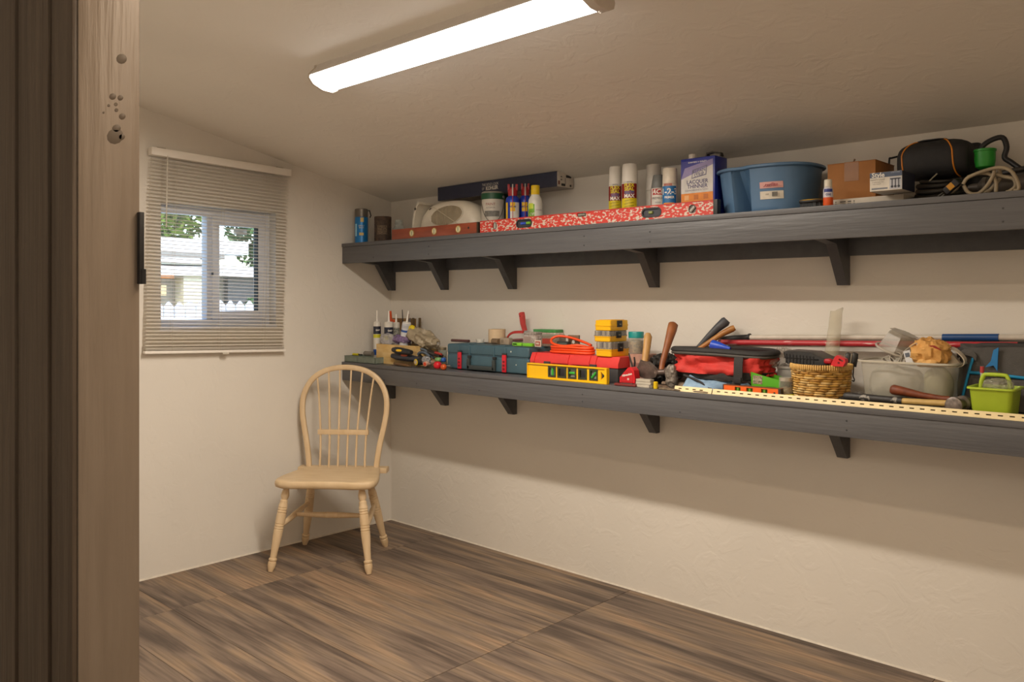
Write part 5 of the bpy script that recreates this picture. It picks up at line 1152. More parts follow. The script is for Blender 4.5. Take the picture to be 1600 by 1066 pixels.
MB().lathe([(.008, 0), (.010, .002), (.010, .012), (.008, .014)], c=(-.006, 0, 0), n=14).build('collar', STEEL, t); MB().lathe([(.009, 0), (.0095, .002), (.0095, .026), (.007, .028), (0, .028)], c=(.014, 0, 0), n=16).build('grip', M('#e3bf12', .4), t)
# 12 black rubber bag / mallet shape
bag('rubber_boot', 'crumpled black rubber bundle behind the brown hammer handle', 'bundle', (1019, 1062, 554, 594), -.13, .06, M('#26231f', .5, 0, .2), 21, amp=.3, z0=LZ)
o = bag('steel_wool', 'crumpled light metal fitting right of the hammer head', 'fitting', (1040, 1058, 570, 594), -.30, .018, M('#8f867c', .5, .3, .5, 60, 1, 60, 1, '#4d443c'), 23, fr=14, amp=.25, z0=LZ)
for i, (a, b_, r, c, lb) in enumerate((((1024, 597), (1072, 595), .006, '#6e5846', 'long rusty chisel lying lowest in the pile'), ((1035, 590), (1100, 600), .007, '#8a7460', 'pale rusted rasp in the metal pile'), ((1046, 596), (1110, 601), .005, '#4a3a30', 'dark rusty rod at the front of the metal pile'), ((1030, 602), (1062, 603), .004, '#7d6d58', 'short rusty file at the shelf edge'), ((1052, 588), (1096, 594), .006, '#5c4636', 'brown rusty bar on top of the metal pile'), ((1060, 603), (1106, 606), .004, '#97866e', 'thin tan metal strip before the pale blue cloth'))):
    y_ = (-.30, -.28, -.32, -.35, -.25, -.345)[i]; A, B = PY(*a, y_), PY(*b_, y_-.01); z_ = LZ+r+(0, .012, .0, 0, .02, 0)[i]; A.z = z_; B.z = z_
    tag(MB().tube([A, A+(B-A)*.25, A+(B-A)*.7, B], [r*.8, r, r*.9, r*.5], 7, flat=1.5).build('rusty_tool', M(c, .6, .3, .4, 60), loc=A), lb, 'old tool', 'rusty tools in a pile')

# 13 hammer handles over the bag
t = T('sledge_hammer', 'hammer with a dark grey rubber grip leaning up over the red bag', 'hammer', base(X(1080, -.16), -.16)); P0 = Vector(t.location)
MB().tube([PY(u, v, y_)-P0 for u, v, y_ in ((1070, 566, -.14), (1092, 542, -.12), (1108, 525, -.10), (1122, 512, -.085), (1133, 503, -.07), (1136, 500, -.066))], [.010, .009, .012, .016, .0195, .015], 14, flat=1.1).build('handle', M('#47484c', .5, 0, .1), t, 60)
MB().cyl(PY(1060, 572, -.14)-P0, PY(1080, 580, -.12)-P0, .018, n=14).build('head', ST, t)
t = T('claw_hammer', 'hammer with a golden wooden handle leaning parallel to the grey one', 'hammer', base(X(1084, -.2), -.2)); P0 = Vector(t.location)
MB().tube([PY(u, v, y_)-P0 for u, v, y_ in ((1072, 559, -.17), (1090, 547, -.15), (1108, 535, -.13), (1128, 522, -.11), (1144, 514, -.095), (1148, 512, -.09))], [.009, .0095, .0105, .012, .0135, .011], 14).build('handle', M('#b9823f', .45, 0, .2, 14, .1, 40, 1, '#93602a'), t, 60)
MB().cyl(PY(1064, 566, -.18)-P0, PY(1080, 572, -.16)-P0, .014, n=14).build('head', ST, t)

# 14 poles along the wall, resting in the bag and bin tops
def pole(name, label, a, b_, y, r, mat, extra=None):
    A, B = PY(*a, y), PY(*b_, y); t = T(name, label, 'pole', A); D = B-A
    MB().cyl((0, 0, 0), D*1.35, r, n=16).build('tube', mat, t); return t, D
t, D = pole('extension_pole', 'long off white pole with a black grip lying along the wall', (1171, 527.5), (1600, 527.5), -.035, .0108, M('#cfc6b8', .35, 0, .1))
G = PY(1126, 531, -.035)-PY(1171, 527.5, -.035)
MB().tube([G, G*.85, G*.5, G*.2, Vector((0, 0, 0))], [.010, .014, .0145, .0135, .013], 14).build('grip', M('#2c2a29', .5), t, 60); MB().cyl(D*-.003, D*.004, .0165, n=16).build('collar', BLK, t)
gA, gB = [(PY(u, 528, -.035)-Vector(t.location)) for u in (1473, 1561)]; k0, k1 = gA.x/D.x, gB.x/D.x
MB().cyl(D*k0, D*k1, .0128, n=16).build('blue_sleeve', M('#1f4c86', .4), t)
t, D = pole('extension_pole', 'long red pole with scuffed white streaks below the white one', (1128, 535), (1600, 540), -.060, .0112, M('#b8333a', .38, 0, .1, 12, 0, 60, 1, '#dcb4ae', .36, (1, 8, 8)))
MB().cyl(D*-.012, D*.0, .0125, n=16).build('end_cap', M('#7e2a2c', .5), t)
MB().cyl(D*.985, D*1.05, .0128, n=16).build('collar', BLK, t)
x, r = rad(1108, 1140, -.16)
t = T('blue_funnel', 'bright blue plastic funnel lying on the red and black bag', 'funnel', PY(1109, 541, -.13)); P0 = Vector(t.location)
A = PY(1112, 539, -.14)-P0; B = PY(1141, 545, -.14)-P0
MB().lathe([(.018, 0), (.022, .004), (.019, .03), (.012, .06), (.006, (B-A).length)], n=20, axis=(A, B)).build('funnel', M('#2a55d0', .35), t)

# 15 red and black tool bag
yb = -.21; xa, xb = X(1056, yb), X(1212, yb); z1 = Zv(1130, 545, yb)
t = T('tool_bag', 'slumped red and black fabric tool bag with a wide black rim', 'bag', base((xa+xb)/2, yb)); hw_ = (xb-xa)/2; H_ = z1-LZ
FR = M('#c9322a', .7, 0, .12, 30, .3, 200); FB = M('#2d2b2a', .75, 0, .15, 40, .3, 200)
def slump(n, k, z, wob, seed):
    o = []
    for j in range(n):
        th = 2*PI*j/n; c, s_ = math.cos(th), math.sin(th)
        d = 1+wob*noise.noise(Vector((c*2.2, s_*2.2, z*22+seed)))+wob*.5*noise.noise(Vector((c*6, s_*6, z*40+seed)))
        o.append((hw_*k*math.copysign(abs(c)**.75, c)*(1+.3*(d-1)), .085*math.copysign(abs(s_)**.8, s_)*(.8+.2*k)*d, z))
    return o
MB().rings([slump(72, k, z, .12, 3) for k, z in ((.86, H_*.30), (.93, H_*.36), (.92, H_*.42), (.97, H_*.50))]).build('lower_panel', FB, t, 60)
MB().rings([slump(110, k, z, .42, 7) for k, z in ((.93, H_*.42), (.95, H_*.47), (.93, H_*.52), (.96, H_*.57), (.92, H_*.62), (.95, H_*.67), (.92, H_*.72), (.95, H_*.78), (.97, H_*.84))]).build('red_panel', FR, t, 60)
rim = [Vector(p) for p in slump(60, 1.0, 0, .05, 9)]
for i, p in enumerate(rim): p.z = H_*(.93+.03*math.sin(i*.21+1))+.012*(1-(p.x/hw_)**2)-(.012 if p.x > hw_*.6 else 0)*0
MB().tube(rim, .0125, 8, closed=True, flat=.7).build('rim', FB, t, 60)
rim2 = [Vector((p.x, p.y-(.005 if p.y < 0 else -.0), p.z-.0145)) for p in rim]; MB().tube(rim2, .0065, 8, closed=True).build('rim_piping', M('#4a4540', .6), t, 60)
for q0, w_ in (((X(1153, -.31)-(xa+xb)/2)/hw_, .018),):
    xs = hw_*q0; MB().strap([(xs, -.092, H_*.86), (xs+.002, -.101, H_*.7), (xs+.004, -.106, H_*.5), (xs+.002, -.104, H_*.34), (xs-.012, -.104, H_*.16), (xs-.02, -.108, .006)] if q0 > 0 else [(xs, -.090, H_*.86), (xs, -.098, H_*.6), (xs+.004, -.1, H_*.42), (xs+.03, -.102, H_*.3)], (w_, 0, 0), .004).build('strap', FB, t, 60)
MB().tube(cat([(-hw_*.55, -.098, H_*.36), (-hw_*.2, -.108, H_*.24), (0, -.112, H_*.10), (hw_*.42, -.112, .008)], 5), .0045, 8).build('loose_strap', FB, t, 60)
MB().box((X(1153, -.31)-(xa+xb)/2+.003, -.110, H_*.33), (.03, .006, .022), bev=.002).build('buckle', BLK, t)
for k in range(4): MB().tube([(-hw_*.93+.010*math.cos(q)-k*.006, .02+.0*k, H_*(.80-.05*k)+.026*math.sin(q)) for q in [2*PI*j/16 for j in range(16)]], .0035, 6, closed=True).build('cord_loop', FB, t, 60)
# 16 pale blue cloth
y = -.30; xa, xb = X(1066, y), X(1176, y)
b = MB(); top, bot = [], []
n1, n2 = 34, 12; V_ = [[None]*(n2+1) for _ in range(n1+1)]
for i in range(n1+1):
    for j in range(n2+1):
        u_, v_ = i/n1, j/n2; x_ = xa+(xb-xa)*u_; edge = min(1, min(u_, 1-u_)*9)
        zz = .001+(.040*(1-abs(2*v_-1)**2.5)+.006)*edge*(1-.35*u_)*(1.1+.55*noise.noise(Vector((u_*5, v_*3, 4))))+.003*noise.noise(Vector((u_*16, v_*9, 2)))*edge
        V_[i][j] = b._v((x_, (-.338 if u_ < .5 else -.338+.045*min(1, (u_-.5)*8))+(.115-.04*min(1, max(0, (u_-.5)*8)))*v_-.005*math.sin(u_*9), LZ+max(zz, .0008)))
for i in range(n1):
    for j in range(n2): b.bm.faces.new((V_[i][j], V_[i+1][j], V_[i+1][j+1], V_[i][j+1]))
o = b.build('folded_cloth', M('#8fabc4', .8, 0, .2, 26, .3, 100, 1, '#6f8ca8'), None, 60, loc=(xa, y, LZ)); md = o.modifiers.new('s', 'SOLIDIFY'); md.thickness = .002; md.offset = -1
tag(o, 'pale blue folded cloth under the red tool bag', 'cloth')
# 17 orange level and green tray, slotted strip
yy = -.318; xa, xb = X(1131.5, yy), X(1222, yy); L = xb-xa; h = .038
t = T('spirit_level', 'bright orange torpedo level with green vials at the shelf edge', 'level', base(xa, yy)); OL = M('#f36a22', .4, 0, .04)
hol = [(X(u0, yy)-xa, X(u1, yy)-xa) for u0, u1 in ((1150, 1159), (1168, 1178), (1191, 1201))]
MB().plate([(.004, 0), (L-.010, 0), (L-.010, h-.002), (.004, h-.002)], [[(a, h*.22), (c, h*.22), (c, h*.82), (a, h*.82)] for a, c in hol], -.010, .006).build('level_body', OL, t)
MB().b2((0, -.0115, h-.002), (L, .0115, h)).build('top_edge', M('#7c4a2a', .5), t); MB().b2((0, -.0112, 0), (.004, .0112, h-.002)).build('end_cap', M('#54382a', .5), t); MB().b2((L-.010, -.0112, 0), (L, .0112, h-.002)).build('end_cap', M('#3a3432', .5), t)
for a, c in hol: v_ = MB().b2((a-.001, -.003, h*.2), (c+.001, .003, h*.84)).build('vial_window', M('#4d6b24', .3), t); MB().cyl(((a+c)/2, -.006, h*.28), ((a+c)/2, -.006, h*.76), .0045, n=10).build('vial', M('#6fae3a', .2), v_)
MB().lathe([(.004, 0), (.004, .0008)], n=12, axis=((X(1212, yy)-xa, -.0101, h*.5), (X(1212, yy)-xa, -1, h*.5))).build('hang_hole', BLK, t)
y = -.285; xa, xb = X(1173, y), X(1219, y); L = xb-xa; h = Zv(1185, 582, y)-LZ
t = T('green_caddy', 'bright green plastic tray with dark bits in it behind the orange level', 'tray', base(xa, y))
GN = M('#54a81e', .4, 0, .05)
MB().prism([(.006, 0), (L-.004, 0), (L, h*.72), (L*.45, h*.86), (0, h)], 0, .003).build('front_wall', GN, t); MB().prism([(.006, 0), (L-.004, 0), (L, h*.72), (0, h)], .077, .08).build('back_wall', GN, t)
MB().b2((.006, .003, 0), (L-.004, .077, .003)).build('base', GN, t); MB().b2((0, .003, .003), (.004, .077, h)).build('end_wall', GN, t); MB().b2((L-.004, .003, .003), (L, .077, h*.72)).build('end_wall', GN, t)
MB().b2((L*.08, -.0008, h*.5), (L*.40, -.0001, h*.86)).build('label', M('#2e3a20', .5, 0, .5, 160, h2='#b9a58a'), t); txt('RYOBI', .012, M('#d8d2bc', .5), t, (L*.24, -.001, h*.68)); MB().b2((L*.55, -.0008, h*.4), (L*.85, -.0001, h*.43)).build('print_line', M('#3c7a18', .5), t)
def strip(x0, x1, label, zoff=0):
    t = T('slotted_strip', label, 'strip', base(x0, -.356)); L = x1-x0; CS = M('#e8d4a2', .5, 0, .08)
    hh = .0155; n = int(L/.0315); hl_ = [[(.018+k*.0315, hh*.42), (.032+k*.0315, hh*.42), (.032+k*.0315, hh*.68), (.018+k*.0315, hh*.68)] for k in range(n-1)]
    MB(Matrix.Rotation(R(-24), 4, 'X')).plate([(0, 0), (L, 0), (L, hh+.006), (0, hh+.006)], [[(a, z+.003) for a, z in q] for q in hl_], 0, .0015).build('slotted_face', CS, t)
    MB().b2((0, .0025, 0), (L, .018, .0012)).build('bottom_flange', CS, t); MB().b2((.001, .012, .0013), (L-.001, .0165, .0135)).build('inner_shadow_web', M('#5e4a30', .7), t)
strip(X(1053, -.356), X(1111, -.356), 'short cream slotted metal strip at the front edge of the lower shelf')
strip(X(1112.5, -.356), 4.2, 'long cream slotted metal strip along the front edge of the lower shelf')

# 18 clear jars and tins
def jar(name, label, u0, u1, v0, y, z, body, lid, fill=None, cat='jar', sq=False):
    x, r = rad(u0, u1, y); h = Zv((u0+u1)/2, v0, y)-z
    t = T(name, label, cat, (x, y, z)); n = 4 if sq else 24
    MB().lathe([(r*.9, 0), (r, .003), (r, h*.8), (r*.86, h*.84)], n=n).build('jar_body', body, t)
    MB().lathe([(r*.9, h*.82), (r*.93, h*.83), (r*.93, h), (0, h)], n=n).build('lid', lid, t)
    if fill: MB().lathe([(r*.85, .004), (r*.9, h*.5), (0, h*.56)], n=16).build('contents', fill, t)
    return LZ+h
GJ = M('#c9c4b6', .1, 0, .2, 40, .3, 50, .32); HW = M('#b59a62', .5, .3, .5, 120, 1, 90, 1, '#6d5b3c')
jar('parts_jar', 'small clear jar of brass hardware left of the basket', 1217, 1239.5, 590, -.27, LZ, GJ, M('#b8b0a0', .3, .3), HW)
t = T('steel_tin', 'grey flat steel tin between the clear jars and the basket', 'tin', (X(1214, -.20), -.20, LZ+.058)); t.location.z = LZ+.0006; L_ = X(1240, -.2)-X(1214, -.2); hT = Zv(1226, 573, -.2)-LZ
MB().b2((0, 0, 0), (L_, .07, hT-.012), .003).build('tin_body', M('#8f8d88', .35, .5, .2), t); MB().b2((-.001, -.001, hT-.0118), (L_+.001, .071, hT), .003).build('tin_lid', M('#a19e98', .35, .5, .2), t)
y = -.155; jar('parts_jar', 'cloudy clear jar right of the red bag', 1191, 1212, 560, y, LZ, GJ, GJ, M('#b3a587', .5, 0, .4, 90))
bag('plastic_bag', 'crumpled clear plastic bag on top of the jars left of the basket', 'bag', (1208, 1240, 544, 574), -.13, .03, M('#c9c1b4', .15, 0, .2, 40, 1, 50, .4), 31, amp=.5)
bag('plastic_bag', 'puffy clear plastic bag over the jar beside the red bag', 'bag', (1194, 1216, 552, 574), -.19, .028, M('#cfc8bb', .15, 0, .2, 40, 1, 50, .35), 33, amp=.4)
t = T('yellow_blocks', 'small yellow plastic connector at the foot of the basket', 'connector', base(X(1224.5, -.318), -.318)); MB().b2((0, 0, 0), (.016, .018, .016), .003).build('connector_half', M('#c9c22a', .4), t); MB().b2((.017, 0, 0), (.033, .018, .018), .003).build('connector_half', M('#c9c22a', .4), t)

# 19 woven basket
yk = -.215; xk, rk = rad(1240, 1326, yk); hk = Zv(1282, 571, yk-.08)-LZ
t = T('woven_basket', 'round basket of split golden cane holding a black case', 'basket', base(xk, yk)); cx_ = rk; cy_ = rk*.98
BS = [M(c, .6, 0, .2, 40, .2, 100) for c in ('#e0b468', '#cfa04c', '#e8c684', '#c2914a')]
rows = 13; rr = random.Random(5); bld = [MB() for _ in BS]
def brad(z): return .93+.10*z
for k in range(rows):
    z = (k+.5)/rows*.86; off = rr.uniform(0, 1); nseg = 15
    for j in range(nseg):
        a0 = 2*PI*(j+off)/nseg; a1 = a0+2*PI/nseg*1.12; pts = []
        for q in range(6):
            a = a0+(a1-a0)*q/5; bul = -.004+.009*math.sin(PI*q/5); rr_2 = brad(z)
            pts.append((( cx_*rr_2-.004+bul)*math.cos(a), (cy_*rr_2-.004+bul)*math.sin(a), z*hk+rr.uniform(-.0008, .0008)))
        MB().tube(pts, [.0032, .0052, .0056, .0056, .0052, .0032], 6, flat=.7).build('cane_strip', BS[rr.randrange(4)], t, 60)
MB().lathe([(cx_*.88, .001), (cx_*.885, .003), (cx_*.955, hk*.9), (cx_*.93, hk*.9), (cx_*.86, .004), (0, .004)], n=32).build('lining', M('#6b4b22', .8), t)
b = MB()
for j in range(84):
    a = 2*PI*j/84; rx = cx_*1.035
    b.box((rx*math.cos(a), rx*math.sin(a), hk*.935), (.009, .0062, hk*.15), (0, rr.uniform(-.1, .1), a+rr.uniform(-.15, .15)), .0015, 1)
tag(b.build('rim_wrapping', BS[0], t, 60), kind='stuff')
ZB = LZ+hk*.93
# black case in basket
t = T('black_case', 'black ribbed plastic case lying tilted in the woven basket', 'case', (PY(1235, 562, -.22).x, -.20, ZB-.01)); P0 = Vector((t.location.x, -.20, t.location.z))
def casep(k, dy): return [PY(u, v, -.20)-P0 for u, v in k]
oA = [(1233.5, 549), (1240, 546.5), (1276, 549), (1291, 556), (1306, 562), (1303, 568), (1285, 570.5), (1258, 570), (1240, 567), (1236, 558)]
q = casep(oA, 0); MB().rings([[(p.x*k+(1-k)*.11, y_, p.z*k+(1-k)*.02) for p in q] for k, y_ in ((.93, -.062), (1, -.052), (1, .045), (.93, .055))]).build('case_shell', M('#2b2b2c', .45, 0, .1, 30, .1), t, 40)
for k in range(9): p = PY(1240+k*5.2, 555+k*.55, -.2)-P0; MB().b2((p.x-.0022, -.0645, p.z-.026), (p.x+.0022, -.060, p.z+.008)).build('case_rib', BLK, t)
p0, p1 = PY(1237, 557.5, -.2)-P0, PY(1290, 561, -.2)-P0; MB().cyl((p0.x, -.0635, p0.z), (p1.x, -.0635, p1.z), .0018, n=6).build('seam_line', M('#0f0f10', .5), t)
t = T('tape_measure', 'small bright red tape measure with a loop on the basket rim', 'tape measure', (PY(1299, 572, -.29).x, -.275, ZB)); P0 = Vector(t.location)
q = [PY(u, v, -.285)-P0 for u, v in ((1298, 572), (1305, 558), (1309, 555), (1321, 561), (1322, 566), (1318, 573))]
q2 = [PY(u, v, -.285)-P0 for u, v in ((1312, 560), (1319, 563.5), (1317.5, 566), (1311, 562.5))]
MB().plate([(p.x, p.z) for p in q], [[(p.x, p.z) for p in q2]], -.016, .010).build('case', TMR, t); p = PY(1311.5, 567, -.285)-P0; MB().lathe([(.004, 0), (.004, .001)], n=10, axis=((p.x, -.0162, p.z), (p.x, -1, p.z))).build('button', M('#6f1418', .5), t)
p = PY(1293, 565, -.285)-P0; MB().sell((p.x, -.0, p.z), (.016, .012, .010), .7).build('red_tab', M('#b5202a', .4), t)
t = T('spring_clamp', 'black and silver spring clamp hanging over the right basket rim with a small hook', 'clamp', (PY(1331, 575, -.14).x, -.125, ZB-.03)); P0 = Vector(t.location)
for du, m_ in ((1326, M('#3b3a38', .45)), (1335.5, M('#3b3a38', .45))):
    MB().tube([PY(u, v, -.13)-P0 for u, v in ((du-2, 573), (du, 560), (du+.5, 553), (du+1, 551.5))], [.008, .009, .009, .005], 8, flat=1.4).build('jaw', m_, t, 60)
MB().tube([PY(u, v, -.14)-P0 for u, v in ((1328, 572), (1331, 553))], .0035, 8).build('steel_bar', M('#c0b8a8', .3, .8), t)
MB().tube(cat([PY(u, v, -.14)-P0 for u, v in ((1334, 566), (1333.5, 580), (1333, 588), (1335, 593), (1334, 596), (1331.5, 594.5))], 4), .0022, 6).build('hook', M('#3a332c', .4, .7), t, 60)
MB().tube(cat([PY(u, v, -.135)-P0 for u, v in ((1328, 574), (1330, 586), (1326, 596), (1327, 600))], 4), .0035, 6).build('chain', M('#5b4730', .5, .5), t, 60)
# 20 tall clear bag
xt, rt = rad(1287, 1314, -.085); h = Zv(1300, 486, -.085)-LZ
b = MB(); rg = []
for i in range(30):
    v_ = i/29; ring = []
    for j in range(26):
        th = 2*PI*j/26; c, s_ = math.cos(th), math.sin(th); d = 1+.16*noise.noise(Vector((c*1.8, s_*1.8, v_*7)))+.08*noise.noise(Vector((c*5, s_*5, v_*18)))
        ring.append((xt-.022+.038*v_+rt*.82*(1.12-.25*v_)*c*d, -.085+.028*s_*d*(1.05-.5*v_), LZ+v_*h+(.014*max(0, c)*v_ if v_ > .9 else 0)))
    rg.append(ring)
b.rings(rg); tag(b.build('tall_plastic_bag', M('#ddd5c0', .15, 0, .2, 25, .8, 40, .36, '#c4b992'), None, 60, loc=(xt, -.085, LZ)), 'tall narrow clear plastic bag standing behind the basket', 'bag')

# 21 clear bin
yb = -.185; xa, xb = X(1350, yb), X(1506, yb); xc_ = (xa+xb)/2; hw_ = (xb-xa)/2-.006; hB = Zv(1428, 566, yb-.08)-LZ; yb2 = yb
t = T('clear_bin', 'large cloudy clear plastic bin packed with scraps', 'bin', base(xc_, yb)); CB_ = M('#d2cebe', .18, 0, .08, 10, 0, 60, .24)
def rr3(k, z, w_=hw_, d_=.098, e=.35, n=44):
    return [(w_*k*math.copysign(abs(math.cos(q))**e, math.cos(q)), d_*k*math.copysign(abs(math.sin(q))**e, math.sin(q)), z) for q in [2*PI*i/n for i in range(n)]]
MB().rings([rr3(k, z) for k, z in ((.86, 0), (.88, .004), (.965, hB*.9), (.975, hB*.97), (.967, hB*.97), (.955, hB*.88), (.87, .006))]).build('bin_wall', CB_, t, 50)
MB().rings([rr3(k, z) for k, z in ((.972, hB*.955), (1.03, hB*.955), (1.04, hB*.975), (1.03, hB), (.972, hB))], closed=True).build('rim', M('#cfc9b8', .25, 0, .05, 10, 0, 60, .75), t, 50)
bz = LZ+.008
bag('packed_bag', 'pale grey plastic packing seen through the left side of the clear bin', 'packing', (1362, 1442, 572, 616), yb, .07, M('#b4b2a8', .4, 0, .25, 20, .4, 30), 41, amp=.16, z0=bz, fr=9, sh=60)
bag('packed_bag', 'olive green bundle seen through the right side of the clear bin', 'packing', (1445, 1488, 574, 618), yb-.01, .055, M('#8c8a62', .5, 0, .25, 20, .4, 30), 43, amp=.14, z0=bz, fr=8, sh=60)
# hexagonal clear tub on top
y = yb; t = T('clear_tub', 'tilted hexagonal clear plastic container sticking out of the bin', 'container', PY(1402, 545, y)); P0 = Vector(t.location)
ax = (PY(1412, 520, y)-PY(1396, 556, y)).normalized()
rr_ = (X(1438, y)-X(1363, y))/2
b = MB(Matrix.Translation(PY(1400, 548, y)-P0) @ ax.to_track_quat('Z', 'Y').to_matrix().to_4x4())
hx_ = [[(rr_*k*math.cos(PI/3*i+.3), rr_*.8*k*math.sin(PI/3*i+.3), z) for i in range(6)] for k, z in ((1.0, -.0), (.98, .012), (.80, .055), (.62, .068), (.60, .066), (.78, .053), (.95, .010), (.97, 0))]
b.rings(hx_, cap=False); b.build('tub_wall', M('#a89f8f', .3, 0, .1, 10, 0, 60, .36), t, 20)
b = MB(Matrix.Translation(PY(1400, 548, y)-P0) @ ax.to_track_quat('Z', 'Y').to_matrix().to_4x4()); b.lathe([(rr_*.60, .0661), (rr_*.60, .068), (0, .068)], n=6); b.build('tub_base', M('#b0a898', .3, 0, .1, 10, 0, 60, .45), t, 20)
b = MB(Matrix.Translation(PY(1400, 548, y)-P0) @ ax.to_track_quat('Z', 'Y').to_matrix().to_4x4()); b.tube([(rr_*1.02*math.cos(q), rr_*.82*math.sin(q), -.001) for q in [2*PI*i/30 for i in range(30)]], .004, 8, closed=True); b.build('tub_rim', M('#c9c2b4', .15, 0, .1, 10, 0, 60, .75), t)
t = T('clear_strapping', 'curls of clear plastic strapping in the bin below the hexagonal container', 'strapping', PY(1412, 560, -.24)); P0 = Vector(t.location)
for l_ in (((1395, 568), (1392, 557), (1400, 550), (1409, 554), (1404, 566)), ((1408, 566), (1413, 550), (1424, 541), (1434, 536), (1430, 548), (1418, 556), (1414, 566)), ((1385, 566), (1380, 560), (1390, 556), (1398, 562))):
    MB().strap(cat([PY(u, v, -.245)-P0 for u, v in l_], 5), (0, .010, .001), .002).build('strap', M('#c6bfb2', .2, 0, .1, 10, 0, 60, .85), t, 60)
t = T('small_card', 'small white and grey printed card upright in the bin', 'card', PY(1419, 559, -.255)); MB(Matrix.Rotation(R(-14), 4, 'Y')).b2((-.011, 0, -.022), (.011, .002, .024)).build('card', M('#d4d6d8', .5), t); MB(Matrix.Rotation(R(-14), 4, 'Y')).b2((-.007, -.0006, .002), (.007, 0, .016)).build('print', M('#5a6270', .5), t)
# crumpled kraft bag
xa_, xb_ = X(1424, -.215), X(1484, -.215); cx = (xa_+xb_)/2; za, zb = Zv(1454, 573, -.215), Zv(1454, 530, -.215)
b = MB().sell((cx, -.215, (za+zb)/2), ((xb_-xa_)/2*.92, .055, (zb-za)/2*.95), .8, .85, 48, 30, .013, 24, None, 4)
o = b.build('paper_bag', M('#dba862', .75, 0, .15, 30, .6, 60, 1, '#c08a44'), None, 24, loc=(cx, -.215, za)); tag(o, 'crumpled brown paper bag with a red printed stripe in the bin', 'bag')
P0 = Vector(o.location); MB().tube([PY(u, v, -.265)-P0 for u, v in ((1450, 541), (1460, 542), (1470, 547))], [.002, .0045, .002], 6).build('red_print', M('#9c3226', .6), o)
MB().sell(PY(1449, 567, -.262)-P0, (.030, .012, .013), .7, amp=.003, fr=60).build('rolled_edge', M('#e0b06a', .75, 0, .15, 30), o, 15)
# pale respirator strap / cap
t = T('plastic_visor', 'pale plastic visor with a looped strap at the right of the bin', 'visor', PY(1490, 562, -.19)); P0 = Vector(t.location)
MB().strap(cat([PY(u, v, -.19)-P0 for u, v in ((1478, 545), (1488, 544), (1500, 552), (1508, 562), (1506, 570), (1496, 573), (1482, 573))], 5), (0, .014, .002), .003).build('strap', M('#c9beaa', .4, 0, .1), t, 60)
MB().prism([((PY(u, v, -.2)-P0).x, (PY(u, v, -.2)-P0).z) for u, v in ((1479, 547), (1486, 553), (1500, 569), (1478, 573))], -.004, .02).build('visor', M('#b8ad98', .4, 0, .1), t)

# 22 hammers in front of the bin
y = -.315
t = T('rubber_mallet', 'hammer with a black flecked grip, pale shaft and round steel face', 'hammer', base(X(1400, y), y)); P0 = Vector(t.location)
A, Bm, C_ = PY(1319, 619, y)-P0, PY(1410, 627, y)-P0, PY(1484, 631, y)-P0
for v_ in (A, Bm, C_): v_.z = max(v_.z, .018)
MB().tube([A, A+(Bm-A)*.06, A+(Bm-A)*.5, Bm], [.011, .0155, .0135, .0125], 12).build('grip', M('#2c2a29', .5, 0, .3, 40, .2, 80, 1, '#8a857c', .38), t, 60)
MB().tube([Bm, Bm+(C_-Bm)*.5, C_], [.0105, .0105, .011], 10).build('shaft', M('#c9a662', .5, 0, .15), t, 60)
hc = C_+Vector((.012, .02, 0)); hc.z = .0285
MB().lathe([(.022, 0), (.0265, .003), (.027, .012), (.022, .018), (.019, .03), (.019, .055), (.026, .062), (.026, .078)], n=28, axis=(hc+Vector((.004, -.045, 0)), hc+Vector((.018, .05, 0)))).build('head', M('#8c8078', .4, .5, .4, 60, .3, 80), t)
t = T('ball_hammer', 'hammer handle of dark red brown chipped wood lying across the other hammer', 'hammer', base(X(1430, -.29), -.29)); P0 = Vector(t.location)
pts = [PY(u, v, -.29)-P0 for u, v in ((1392, 608), (1396, 609), (1412, 612), (1440, 618), (1470, 623), (1484, 624))]
MB().tube(pts, [.012, .0175, .015, .011, .010, .010], 14).build('handle', M('#7a3d1e', .55, 0, .3, 40, .2, 80, 1, '#5a2812'), t, 60)
MB().cyl((pts[-1].x+.006, -.03, .020), (pts[-1].x+.006, .05, .022), .018, n=18).build('head', ST, t)
t = T('pipe_wrench', 'grey steel wrench lying between the basket and the bin', 'wrench', base(X(1330, -.22), -.22)); P0 = Vector(t.location)
MB().tube([(-.02, -.05, .010), (.02, .0, .014), (.05, .04, .018)], [.008, .010, .009], 8, flat=1.3).build('handle', M('#4b4742', .45, .5), t, 60); MB().sell((.03, -.01, .022), (.022, .016, .014), .6, amp=.003, fr=60).build('head', M('#9c948c', .35, .7, .4, 60), t)
rod_ = MB().cyl((X(1380, -.335), -.335, LZ+.006), (X(1462, -.335), -.335, LZ+.006), .0055, n=8).build('flat_bar', M('#3b3833', .5, .4), loc=(X(1380, -.335), -.335, LZ)); tag(rod_, 'dark thin bar lying just behind the slotted strip below the hammers', 'bar')

# 23 grey bag with blue trim
yb = -.085; xa, xb = X(1497, yb), X(1497, yb)+.40; z1 = Zv(1560, 538, yb); H_ = z1-LZ
t = T('grey_tool_bag', 'dark grey canvas tool bag with bright blue trim at the right end', 'bag', base(xa, yb)); W_ = xb-xa
FG = M('#565350', .8, 0, .15, 30, .3, 200); TB2 = M('#1b8fc4', .55, 0, .05)
b = MB()
rg = [];
for i in range(15):
    v_ = i/14; ring = []
    for j in range(44):
        q = 2*PI*j/44; c, s_ = math.cos(q), math.sin(q); k = 1-.10*v_+.03*noise.noise(Vector((c*3, s_*3, v_*4)))
        ring.append((W_*.5+W_*.5*k*math.copysign(abs(c)**.35, c)-.004*v_, .06*k*math.copysign(abs(s_)**.4, s_)-.0, .001+v_*H_*(.97+.03*math.sin(c*4))))
    rg.append(ring)
b.rings(rg); b.build('bag_body', FG, t, 50)
fy = -.0625
xL = lambda u: X(u, yb-.062)-xa
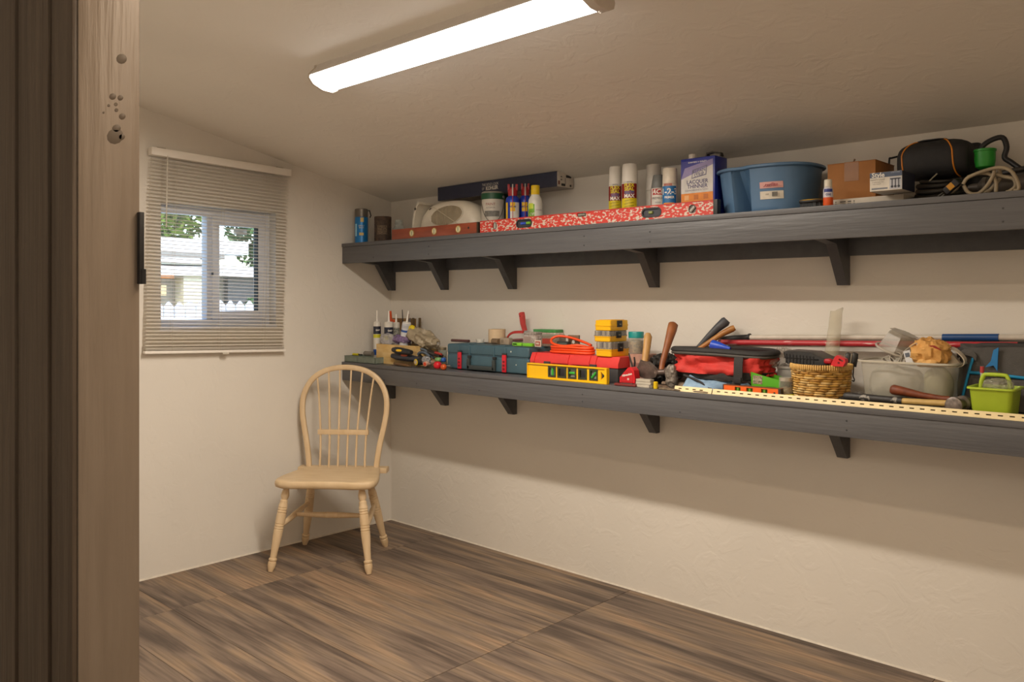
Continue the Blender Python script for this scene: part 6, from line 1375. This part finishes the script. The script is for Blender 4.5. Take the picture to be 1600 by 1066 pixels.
zL = lambda u, v: Zv(u, v, yb-.062)-LZ
def tr(pts, r=.0048, name='trim'): MB().tube([(xL(u), fy, zL(u, v)) for u, v in pts], r, 8, flat=.8).build(name, TB2, t, 60)
tr(((1522, 556), (1517, 570), (1511, 592), (1505, 616), (1503, 634)), .0052); tr(((1513, 582), (1540, 584), (1566, 587), (1600, 591), (1640, 594)), .0062)
MB().prism([(xL(1553), zL(1553, 547)), (xL(1561), zL(1561, 543)), (xL(1560), zL(1560, 556)), (xL(1559), zL(1559, 580)), (xL(1553), zL(1553, 571)), (xL(1540), zL(1540, 574)), (xL(1549), zL(1549, 564))], fy-.006, fy-.001).build('blue_flap', M('#1f78b8', .6, 0, .1), t)
MB().strap([(xL(u), fy-.004, zL(u, v)) for u, v in ((1496, 556), (1508, 550), (1520, 553), (1526, 560))], (0, .004, .010), .003).build('webbing', FG, t)
MB().b2((xL(1520), fy-.012, .002), (xL(1600)+.15, fy+.002, zL(1560, 592)), .006).build('front_pocket', FG, t)
MB().tube([(xL(u), fy+.03, zL(u, v)) for u, v in ((1494, 548), (1530, 541), (1570, 541), (1620, 544))], .010, 8).build('top_roll', M('#3c3b3a', .8), t, 60)
# 24 lime caddy
y = -.265; xa, xb = X(1519, y), X(1593, y); cx = (xa+xb)/2; hw_ = (xb-xa)/2; hC = Zv(1555, 607, y-.06)-LZ
t = T('lime_caddy', 'small lime green plastic caddy with an arched handle holding a clear bag', 'caddy', base(cx, y)); LM = M('#b3cc3a', .4, 0, .04)
def rc(k, z): return rr3(k, z, hw_, .068, .22, 40)
MB().rings([rc(k, z) for k, z in ((.80, 0), (.82, .003), (.93, hC*.93), (.94, hC*.94), (1.03, hC*.94), (1.03, hC), (.92, hC), (.90, hC*.95), (.80, .005))]).build('caddy_body', LM, t, 40)
hh = Zv(1555, 586, y)-LZ
MB().tube(cat([(-hw_*.62, -.0, hC*.7), (-hw_*.60, -.0, hC*1.1), (-hw_*.50, -.0, hh*.96), (-hw_*.35, -.0, hh), (hw_*.35, -.0, hh), (hw_*.50, -.0, hh*.96), (hw_*.60, -.0, hC*1.1), (hw_*.62, -.0, hC*.7)], 5), .006, 10, flat=1.2).build('handle', LM, t, 60)
bag('plastic_bag', 'puffy clear plastic bag inside the lime green caddy', 'bag', (1537, 1584, 592, 612), y-.012, .035, M('#b9b7a2', .12, 0, .2, 40, 1, 50, .45), 51, amp=.35)
x_ = X(1532.5, y); t = T('clear_marker', 'clear and red pen standing in the left of the lime green caddy', 'pen', (x_, y+.015, LZ+.01)); MB().cyl((0, 0, 0), (0, 0, Zv(1532, 572, y)-LZ-.012), .0055, n=8).build('barrel', M('#c9c4c0', .2, alpha=.8), t); MB().cyl((0, 0, Zv(1532, 588, y)-LZ), (0, 0, Zv(1532, 578, y)-LZ), .0062, n=8).build('ring', M('#b03a3a', .4), t)
